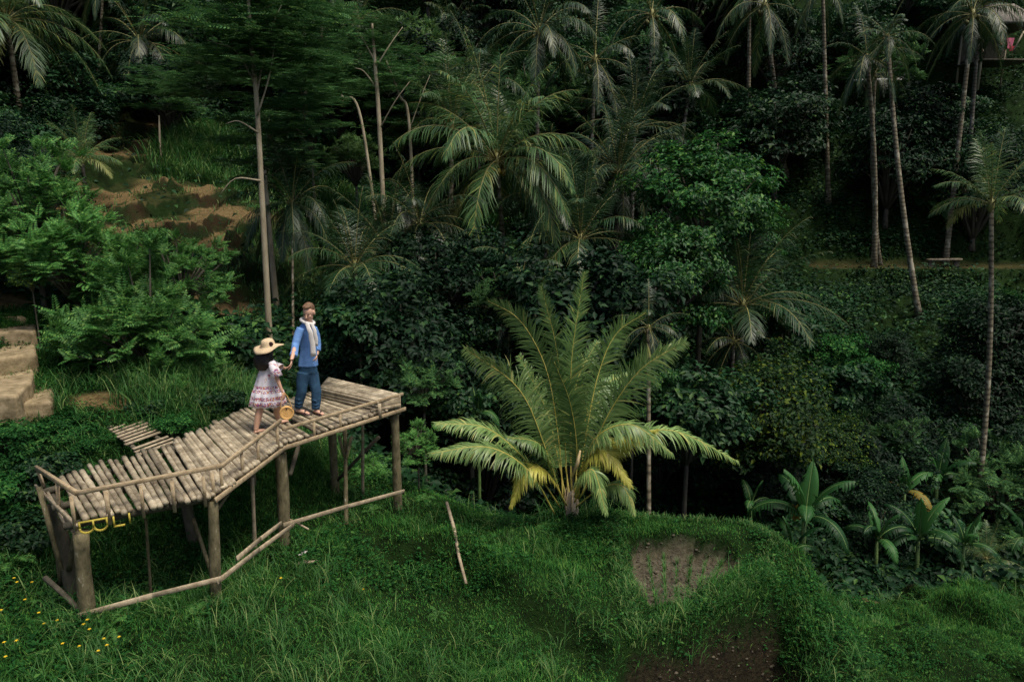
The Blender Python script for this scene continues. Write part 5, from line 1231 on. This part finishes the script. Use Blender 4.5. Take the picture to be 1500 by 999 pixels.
tr.tube([m(457, 546, .03), m(460, 560, 0), m(463.5, 574, -.04), m(463, 588, -.06), m(462.5, 600, -.09)], [.105, .092, .082, .078, .062], 12)
for q, yy in enumerate((584, 590, 594)): tr.tube([m(431.5, yy, -.14), m(438, yy + 2, -.17), m(444, yy, -.12)], [.006, .012, .006], 6); tr.tube([m(456.5, yy + 2, -.12), m(463, yy + 4, -.16), m(469, yy + 1, -.12)], [.006, .012, .006], 6)
fuse(tr, 'trousers', M['trousers'], mroot, BM, .009, 9)
for an, toe in ((ank1, m(453.5, 604.8, -.165)), (ank2, m(474.5, 607.8, -.205))):
    a0 = np.array([an[0], an[1], BM[2] + .012]); t2 = toe.copy(); t2[2] = BM[2] + .012; sh_ = MB()
    sh_.tube([a0 - (t2 - a0) * .3, inner(a0, t2, .5), t2 + (t2 - a0) * .08], [.036, .045, .034], 10, flat=.3)
    mid = inner(a0, t2, .62); sh_.tube([mid + np.array([0, .045, .0]), mid + np.array([0, 0, .055]), mid + np.array([0, -.045, 0])], [.016, .018, .016], 8, flat=.8)
    plain(sh_, 'sandal', M['shoe'], mroot, BM)
sc = MB(); ccn = m(450.5, 472, -.02); an_ = np.linspace(0, 2 * math.pi, 17)
sc.tube([ccn + np.array([.098 * math.cos(a), .085 * math.sin(a), .012 - .035 * math.sin(a + 1.8)]) for a in an_], .026, 8, cap=False)
def strip(pts, w_, dx): 
    pts = curve_pts(pts, 12); r_ = [p + np.array([math.sin(i * 1.7) * .004, 0, 0]) for i, p in enumerate(pts)]
    sc.tube(r_, [w_ * (.8 + .25 * i / 11) for i in range(12)], 10, flat=.28, up=(0, -1, 0))
strip([m(449, 474, -.12), m(453.5, 484, -.185), m(457, 500, -.185), m(459.5, 522, -.19)], .042, 0)
strip([m(456, 474, -.10), m(460, 482, -.15), m(462, 492, -.16), m(463.5, 507, -.15)], .032, 0)
plain(sc, 'scarf', M['scarf'], mroot, BM)
wt = MB(); wt.tube([wr + np.array([.028 * math.cos(a), .028 * math.sin(a), .018]) for a in np.linspace(0, 6.283, 13)], .007, 6); plain(wt, 'bracelet', M['dark'], mroot, BM)

# ---- woman
wf = Pz(376, 634, .065); yw = wf[1] + .12
wroot = empty('person', (P(392, 626, yw)[0], yw, .065), 'woman with long black hair, patterned white dress and straw hat, seen from behind', 'person', 'couple on the platform')
BW = np.array(wroot.location); f = lambda px, py, dy=0.: P(px, py, yw + dy)
bd = MB(); fdir = np.array([.72, .60, .22]); hc = f(391, 512.5, .02); at, HR = head(bd, hc, fdir, .98)
bd.tube([f(392, 531), f(391.5, 525), f(391, 517)], [.055, .045, .046], 12); bd.tube([f(392.5, 531), f(392, 545), f(391, 560), f(391, 572)], [.06, .06, .07, .09], 12)
an1 = np.array([f(375.5, 626, -.12)[0], yw - .14, .12]); an2 = np.array([f(408, 612, .28)[0], yw + .28, .12])
bd.tube([f(386, 570, -.04), f(381, 596, -.08), inner(f(381, 596, -.08), an1, .45), an1], [.085, .056, .052, .032], 12)
bd.tube([f(397, 570, .03), f(407, 594, .16), inner(f(407, 594, .16), an2, .45) + np.array([-.02, -.01, 0]), an2], [.085, .056, .052, .032], 12)
for an in (an1, an2):
    dd = np.array([.72, .6, 0]); a0 = np.array([an[0], an[1], BW[2] + .03]); bd.tube([an, a0 - dd * .035, a0 + dd * .09, a0 + dd * .16 + np.array([0, 0, -.008])], [.031, .032, .03, .018], 10, flat=.8)
# left arm forward to the man's hand, right arm down to the bag
el = f(409, 536, .12); wr = hold + np.array([-.085, -.02, -.03])
bd.tube([f(396, 531, .09), el, wr], [.040, .032, .021], 10); hand(bd, wr, (.9, .15, .35), (-.35, .2, .9), 1, .85, 1.9)
el = f(406.5, 556, -.16); wr = f(413.5, 574, -.18)
bd.tube([f(397.5, 531, -.10), el, wr], [.040, .032, .021], 10); hand(bd, wr, (.22, 0, -1), (-.9, .3, 0), -1, .9, 1.1)
fuse(bd, 'body', M['skin_w'], wroot, BW, .0055, 2); face(at, HR, wroot, BW, .98)
dr = MB()
rows = [(526, 389, 398), (528.5, 385.5, 401.5), (533, 383, 404), (541, 381, 405), (552, 377.5, 407), (562, 374.5, 410), (571, 372, 412.5), (571.5, 371, 413.5), (580, 369, 415.5), (587, 367.5, 417), (592.5, 366.5, 417.5)]
dr.loft(rings(rows, f, 0, .72, 72, .085, 11), cap=False)
for (a, b, c_, r2_) in ((f(396, 531, .08), f(403, 536, .12), f(410, 540.5, .10), .085), (f(398, 531, -.09), f(402, 541, -.14), f(405.5, 552, -.16), .088)):
    dr.tube([a, b, c_], [.055, .066, r2_], 16, cap=False)
do = plain(dr, 'dress', M['dress'], wroot, BW); q = do.modifiers.new('thick', 'SOLIDIFY'); q.thickness = .006
ha = MB()
ha.ell(f(390.5, 515, .0), (.10, .10, .10), 0, 16, 10); hp = curve_pts([f(388.5, 514, -.04), f(386, 525, -.07), f(384, 535, -.09), f(385, 543, -.09)], 10)
ha.tube(hp, [.10, .12, .132, .138, .138, .132, .12, .10, .075, .045], 16, flat=.62, up=(0, -1, 0))
for q in range(9): ha.tube([f(378 + q * 2, 520, -.11), f(376.5 + q * 1.9, 534, -.15), f(378.5 + q * 1.6, 544 - (q % 3) * 2, -.13)], [.014, .016, .004], 6)
fuse(ha, 'hair', M['hair_w'], wroot, BW, .007, 1)
# hat
hat = MB(); hc2 = f(393, 506.5, .0); HRr = frame((.72, .6, .16)); k = 48; prof = [(.006, .108), (.05, .105), (.078, .09), (.093, .055), (.098, .015), (.105, -.002), (.14, -.008), (.175, -.018), (.212, -.03), (.206, -.036), (.17, -.026), (.10, -.008)]
rs = []
for (r_, z_) in prof:
    an_ = np.arange(k) * 2 * math.pi / k; wv = (max(0, r_ - .1) / .11) ** 1.4 * (np.sin(2 * an_ + .6) * .030 + np.sin(5 * an_) * .008)
    V = np.stack([r_ * np.cos(an_), r_ * np.sin(an_) * 1.03, z_ + wv], 1); rs.append(V @ HRr.T + hc2)
hat.loft(rs); plain(hat, 'straw_hat', M['straw'], wroot, BW)
fl = MB(); c0 = hc2 + HRr @ np.array([.10, 0, 0]); c0 = P(397.2, 503.8, yw - .075)
for i in range(7): a = i * .9; fl.ell(c0 + np.array([.018 * math.cos(a), -.006, .018 * math.sin(a)]), (.016, .008, .016), 0, 8, 6)
fl.ell(c0 + np.array([0, -.012, 0]), (.014, .008, .014), 0, 8, 6); plain(fl, 'flower', M['dark'], wroot, BW)
# ---- round rattan bag
bc = P(420, 604.5, yw - .20); bag = MB(); k = 28; rs = []
ax = nrm(np.array([.35, -1, .05])); Rb = frame(ax)
for (r_, y_) in ((.02, -.038), (.085, -.038), (.10, -.03), (.104, 0), (.10, .03), (.088, .040), (.085, .036), (.05, .038), (.02, .038)):
    an_ = np.arange(k) * 2 * math.pi / k; rs.append(np.stack([r_ * np.cos(an_), np.full(k, y_), r_ * np.sin(an_)], 1) @ Rb.T + bc)
bag.loft(rs); me = bag.mesh('shell', M['rattan'], True); me.transform(Matrix.Translation(Vector(-bc)))
br_ = empty('round_bag', bc, 'round orange rattan handbag hanging from the woman\'s hand', 'handbag')
link('shell', me, br_)
hd = MB(); hnd = f(415, 579.5, -.19) - bc; hd.tube(curve_pts([np.array([-.085, 0, .06]), hnd + np.array([-.02, 0, .0]), hnd + np.array([.05, 0, .005]), np.array([.09, 0, .055])], 16), .005, 6); hd.obj('strap', M['rattan'], br_, True)
bt = MB(); bt.ell(Rb @ np.array([0, .045, .07]), (.012, .012, .012)); bt.obj('clasp', M['dark'], br_, True)

# ================================================================== SMALL THINGS
def on_ground(px, py, dz=0.0):
    """first hit of the pixel's ray with the terrain"""
    d = ray(px, py); t = 4.0; o_ = np.array([0, 0, CZ])
    while t < 90:
        p = o_ + d * t
        if p[2] < g1(p[0], p[1]): break
        t += .05 if t < 16 else .25
    return np.array([p[0], p[1], g1(p[0], p[1]) + dz])
# old pole lying on the grass
a, b = on_ground(655, 772), on_ground(683, 870); us = np.linspace(0, 1, 9); lift = max(g1(*(a + (b - a) * u)[:2]) - (a + (b - a) * u)[2] for u in us) + .10; a = a + np.array([0, 0, lift]); b = b + np.array([0, 0, min(lift, .16)]); mb = MB(); c = (a + b) / 2; mb.tube([a - c, (a - c) * .3 + np.array([.015, 0, .01]), (b - c) * .4 + np.array([-.01, 0, 0]), b - c], [.026, .03, .026, .022], 8)
tag(mb.obj('broken_bamboo', M['plank'], loc=tuple(c)), 'old split bamboo pole lying on the grassy ridge', 'bamboo pole')
p = on_ground(452, 830, .05); mb = MB(); mb.board((-.14, 0, 0), (.12, .03, .02), .05, .012); mb.board((-.1, .05, .01), (.13, -.0, .02), .03, .012); tag(mb.obj('wood_scrap', M['bamboo'], loc=tuple(p)), 'pale split wood scrap in the grass below the platform', 'wood scrap')
p = on_ground(444, 816, .06); mb = MB(); V = np.array([(x * .05 + .01 * math.sin(y * 2), y * .04, .02 * math.sin(x * 1.7 + y)) for y in range(-1, 2) for x in range(-1, 2)]); V2 = V - np.array([0, 0, .006])
Q = np.array([[0, 1, 4, 3], [1, 2, 5, 4], [3, 4, 7, 6], [4, 5, 8, 7]]); mb.add(V, Q); mb.add(V2, Q[:, ::-1]); tag(mb.obj('paper_scrap', M['scarf'], loc=tuple(p)), 'crumpled whitish scrap in the grass beside the wood scrap', 'litter')
# yellow flowers
M['petal'] = simple('yellow_petal', (.70, .48, .02), .6); M['stem'] = simple('green_stem', (.05, .14, .03), .6)
fp = [(24, 868), (28, 872), (60, 918), (50, 873), (68, 935), (131, 929), (126, 940), (134, 943), (87, 932), (155, 957), (160, 971), (147, 976), (120, 973), (10, 964), (28, 962), (178, 959), (12, 985), (413, 866), (533, 882), (40, 900), (95, 965), (5, 915)]
fpro = None
for i, (px, py) in enumerate(fp):
    p = on_ground(px, py)
    if fpro is None:
        fpro = empty('yellow_flower', p, None, 'flower', 'yellow flowers in the grass'); mb = MB()
        for k_ in range(5): a = k_ * 1.2566; leaves(mb, np.array([[0, 0, .19]]), np.array([[math.cos(a), math.sin(a), .35]]), np.array([[0, 0, 1.]]), np.array([.034]), np.array([.028]))
        mb.obj('petals', M['petal'], fpro); mb = MB(); mb.tube([(0, 0, 0), (.01, 0, .1), (0, 0, .19)], .003, 5); mb.obj('stem', M['stem'], fpro); o = fpro
    else: o = copy_tree(fpro)
    o.location = p; o.rotation_euler = (0, 0, i * 1.1); o.scale = (.62, .62, .9)
    if i == 17: o['label'] = 'yellow flower in the grass right below the pale wood scrap area'
    elif i == 18: o['label'] = 'yellow flower far right of the others, alone in the open grass'
    else: o['label'] = 'tiny yellow flower in the weeds by the lower left corner'
tag(o, None)
# ferns
def fern(px, py, s, label, seed, name='fern', n=9, mat='leaf_pinnate', cat='fern', grp='ferns in the foreground'):
    rg = np.random.default_rng(seed); p = on_ground(px, py); root = empty(name, p, label, cat, grp)
    for i in range(n):
        mb = MB(); az = i * 6.283 / n + rg.normal(0, .2); pts = frond_path(az, rg.uniform(.6, 1.1), s * rg.uniform(.8, 1.1), 1.5, 12)
        frond(mb, pts, s * .22, 22, s * .05, rg=rg, r0=.004, start=.12, segs=1, hang=.2, sweep=.25, petiole_tube=4); mb.obj('frond', [M[mat], M['stem']], root)
fern(160, 925, .30, 'small fern with a bright frond below the nearest low plank', 1); fern(88, 962, .26, 'small fern among yellow flowers at the lower left', 2)
fern(70, 885, .28, 'dark fern left of the first platform post', 3); fern(285, 905, .24, 'small fern just right of the low plank end', 4); fern(640, 905, .22, 'small fern in open grass below the old bamboo pole', 5)
fern(800, 775, .26, 'low fern at the left foot of the young palm', 6); fern(905, 765, .24, 'low fern at the right foot of the young palm', 7)
for k_, (px, py, s_, lb) in enumerate([(60, 655, .42, 'fern on the bank just below the lowest clay step'), (22, 700, .5, 'fern at the left edge above the platform corner'), (105, 668, .36, 'fern close to the lower left side of the slat footbridge'), (140, 700, .32, 'fern behind the left half of the deck'),
        (75, 745, .34, 'fern beside the left end rail of the platform'), (18, 830, .4, 'dark fern at the left edge level with the low plank'), (300, 575, .45, 'fern in tall grass behind the middle of the deck'), (345, 560, .4, 'fern just left of the woman in the tall grass'), (620, 735, .3, 'fern at the foot of the last platform post'), (545, 750, .26, 'fern in shade between the last two front posts')]):
    fern(px, py, s_, lb, 40 + k_, n=11, grp='ferns on the left bank', mat='leaf_pinnate')
# rice seedlings
rp = None; rr = random.Random(4)
M['rice'] = leaf_mat('rice_blade', (.05, .17, .03), (.10, .28, .06), (.16, .34, .08), trans=.3)
rows_ = [((950, 822), (960, 880)), ((972, 818), (975, 888)), ((992, 818), (990, 886)), ((1012, 820), (1006, 880)), ((1034, 822), (1022, 872)), ((1056, 828), (1042, 860))]
for ri, (a, b) in enumerate(rows_):
    A2, B2 = Pz(*a, PZ - .05), Pz(*b, PZ - .05)
    for k_ in range(8):
        p = A2 + (B2 - A2) * (k_ + rr.uniform(-.2, .2)) / 7
        if rp is None:
            rg = np.random.default_rng(1); mb = MB(); q = np.c_[rg.normal(0, .012, (22, 2)), np.zeros(22)]
            blades(mb, q, rg.uniform(0, 6.283, 22), rg.uniform(.10, .20, 22), .006, rg.uniform(.1, .5, 22)); rp = mb.obj('rice_seedling', M['rice']); o = rp
        else: o = rp.copy(); C.objects.link(o)
        o.location = p; o.rotation_euler = (0, 0, rr.uniform(0, 6)); s_ = rr.uniform(.7, 1.3); o.scale = (s_, s_, s_)
        tag(o, ['farthest', 'second farthest', 'third farthest', 'fourth farthest', 'fourth nearest', 'third nearest', 'second nearest', 'nearest'][k_] + ' rice seedling in %s of the muddy bed' % ['the leftmost row', 'the second row from the left', 'the third row from the left', 'the third row from the right', 'the second row from the right', 'the rightmost row'][ri], 'rice seedling', 'rice seedlings in ' + ['the leftmost row', 'the second row', 'the third row', 'the fourth row', 'the fifth row', 'the rightmost row'][ri])
rg = np.random.default_rng(77); mb = MB()
x_ = rg.uniform(.8, 5, 9000); y_ = rg.uniform(7.8, 11.6, 9000); k_ = (bank_mask(x_, y_, .0, .3) > .5) | ((poly_sd(pad, x_, y_) < .05) & (rg.random(9000) < .7)); x_, y_ = x_[k_], y_[k_]; z_ = ground(x_, y_)
for a_, b_, c_ in list(zip(x_, y_, z_))[:1500]:
    r_ = abs(rg.normal(0, .012)) + .006; mb.ell((a_, b_, c_), (r_ * rg.uniform(.8, 1.6), r_, r_ * .8), 0, 6, 4)
tag(mb.obj('soil_clods', noise_mat('crumbly_soil', (.025, .02, .013), (.12, .10, .07), 2.5, .95, bump=.2)), 'loose clods of soil on the muddy rice bed and the bare bank', 'soil', kind='stuff')
# bench on the far terrace
c = P(1383, 380, 40.2); bz = P(1383, 391, 40.2)[2] + .28; root = empty('wooden_bench', (c[0], c[1], bz - .30), 'simple low plank bench on the far terrace path', 'bench'); mb = MB(); mb.board((-.92, 0, .42), (.92, 0, .45), .38, .09); mb.obj('seat', M['bamboo'], root)
for x in (-.7, .7): mb = MB(); mb.board((x, 0, -.3), (x, 0, .38), .3, .12, up=(0, 1, 0)); mb.obj('leg', M['log_dark'], root)
# hut and people-high clothes near the top right corner
hc = P(1462, 30, 50); root = empty('hut', (hc[0], hc[1], hc[2] - 3.0), 'small weathered thatched hut in the shade at the upper right corner', 'hut')
M['thatch'] = noise_mat('grey_thatch', (.10, .09, .075), (.24, .22, .19), 8, .9, (1, 1, .3), .6)
mb = MB(); w1, d1 = 1.9, 1.6
V = [(-w1, -d1, 2.6), (w1, -d1, 2.6), (w1, d1, 2.6), (-w1, d1, 2.6), (-.9, 0, 4.0), (.9, 0, 4.0)]; V = V + [(x * .96, y * .96, z - .14) for x, y, z in V]
mb.add(V, [np.array([[0, 1, 5, 4], [2, 3, 4, 5], [7, 6, 10, 11], [9, 8, 11, 10], [0, 6, 7, 1], [1, 7, 8, 2], [2, 8, 9, 3], [3, 9, 6, 0]]), np.array([[1, 2, 5], [3, 0, 4], [8, 7, 11], [6, 9, 10]])]); mb.obj('roof', M['thatch'], root)
for x in (-1.5, 1.5):
    for y in (-1.2, 1.2): mb = MB(); mb.tube([(x, y, -1.5), (x, y, 2.7)], .07, 8); mb.obj('post', M['bark_pale'], root)
mb = MB(); mb.board((-1.7, 0, .35), (1.7, 0, .35), 2.8, .1); mb.obj('floor', M['log_dark'], root)
mb = MB(); mb.board((-1.6, 1.2, 1.4), (1.6, 1.2, 1.4), .06, 1.5); mb.obj('wall', M['log_dark'], root)
def cloth(px, py, Y, col, w_, h_, label):
    p = P(px, py, Y); mb = MB(); N = 7; V = []
    for j in range(N):
        for i in range(N): V.append(((i / (N - 1) - .5) * w_ * (1 - .25 * j / N), .04 * math.sin(i * 1.9 + j * .4), -h_ * j / (N - 1)))
    V = np.array(V); Q = np.array([[j * N + i, j * N + i + 1, (j + 1) * N + i + 1, (j + 1) * N + i] for j in range(N - 1) for i in range(N - 1)]); mb.add(V, Q); mb.add(V + np.array([0, .02, 0]), Q[:, ::-1])
    tag(mb.obj('cloth', simple('dyed_cloth', col, .8), loc=tuple(p)), label, 'cloth', 'cloths hung out below the hut')
cloth(1480, 56, 48, (.62, .16, .24), .5, .62, 'pink cloth hanging below the hut at the upper right'); cloth(1469, 56, 48, (.55, .24, .12), .35, .38, 'small orange cloth left of the pink cloth'); cloth(1483, 68, 47.9, (.55, .08, .10), .3, .3, 'small red cloth just under the pink cloth')
mb = MB(); a, b = P(1500, 46, 47.8), P(1484, 76, 47.8); mb.tube([a - a, b - a], .05, 6); tag(mb.obj('bamboo_pole', M['bark_pale'], loc=tuple(a)), 'pale leaning pole right of the pink cloth', 'bamboo pole')
# pale stone ledge in the shade
a, b = P(1246, 119, 46), P(1318, 117, 46); mb = MB(); mb.board(a - a, b - a, .5, .12); tag(mb.obj('stone_ledge', M['scarf'], loc=tuple(a)), 'thin pale ledge seen between the ringed palm trunks in the shade', 'ledge')
# broad heart leaves on the slope
def elephant(px, py, Y, s, label, seed, n=9):
    rg = np.random.default_rng(seed); c = on_ground(px, py) + np.array([0, 0, .5 * s]); gz = c[2] - .5 * s; root = empty('taro_plant', (c[0], c[1], gz), label, 'taro plant', 'broad-leaved taro plants'); h = c[2] - gz
    for i in range(n):
        a = rg.uniform(0, 6.28); q = np.array([math.cos(a) * s * rg.uniform(.2, 1), math.sin(a) * s * rg.uniform(.2, 1), h + rg.uniform(-.5, .6) * s]); mb = MB(); r_ = s * rg.uniform(.28, .45)
        nn = nrm(np.array([.2 * math.cos(a), -.9, .9]) + rg.normal(0, .2, 3)); u_ = nrm(np.cross(nn, [0, 0, 1.])); v_ = np.cross(nn, u_); v_ = v_ if v_[2] < 0 else -v_
        out = [(0, -.05), (.25, -.38), (.55, -.25), (.6, .1), (.38, .6), (0, 1.1), (-.38, .6), (-.6, .1), (-.55, -.25), (-.25, -.38)]
        V = [q] + [q + (u_ * x + v_ * y) * r_ - nn * abs(x) * .25 * r_ for x, y in out]; mb.add(np.array(V), np.array([[0, 1 + k_, 1 + (k_ + 1) % 10] for k_ in range(10)])); mb.tube([(0, 0, 0), q * .6 + np.array([0, 0, .1]), q], [.03, .02, .012], 5, 1)
        mb.obj('leaf', [M['banana'], M['stem']], root)
elephant(1365, 325, 33, 1.3, 'cluster of broad heart leaves left of the palm at the right edge', 1, 12); elephant(1398, 528, 27, .55, 'pair of big heart leaves low on the shaded slope', 2, 4)
elephant(1240, 180, 38, 1.0, 'dim broad leaves at the foot of the white speckled trunk', 3, 8); elephant(462, 180, 30.5, .8, 'bright broad leaves beside the tall slim tree', 4, 12)
elephant(1300, 580, 25, .5, 'few broad leaves on the shaded slope above the banana plants', 6, 5)
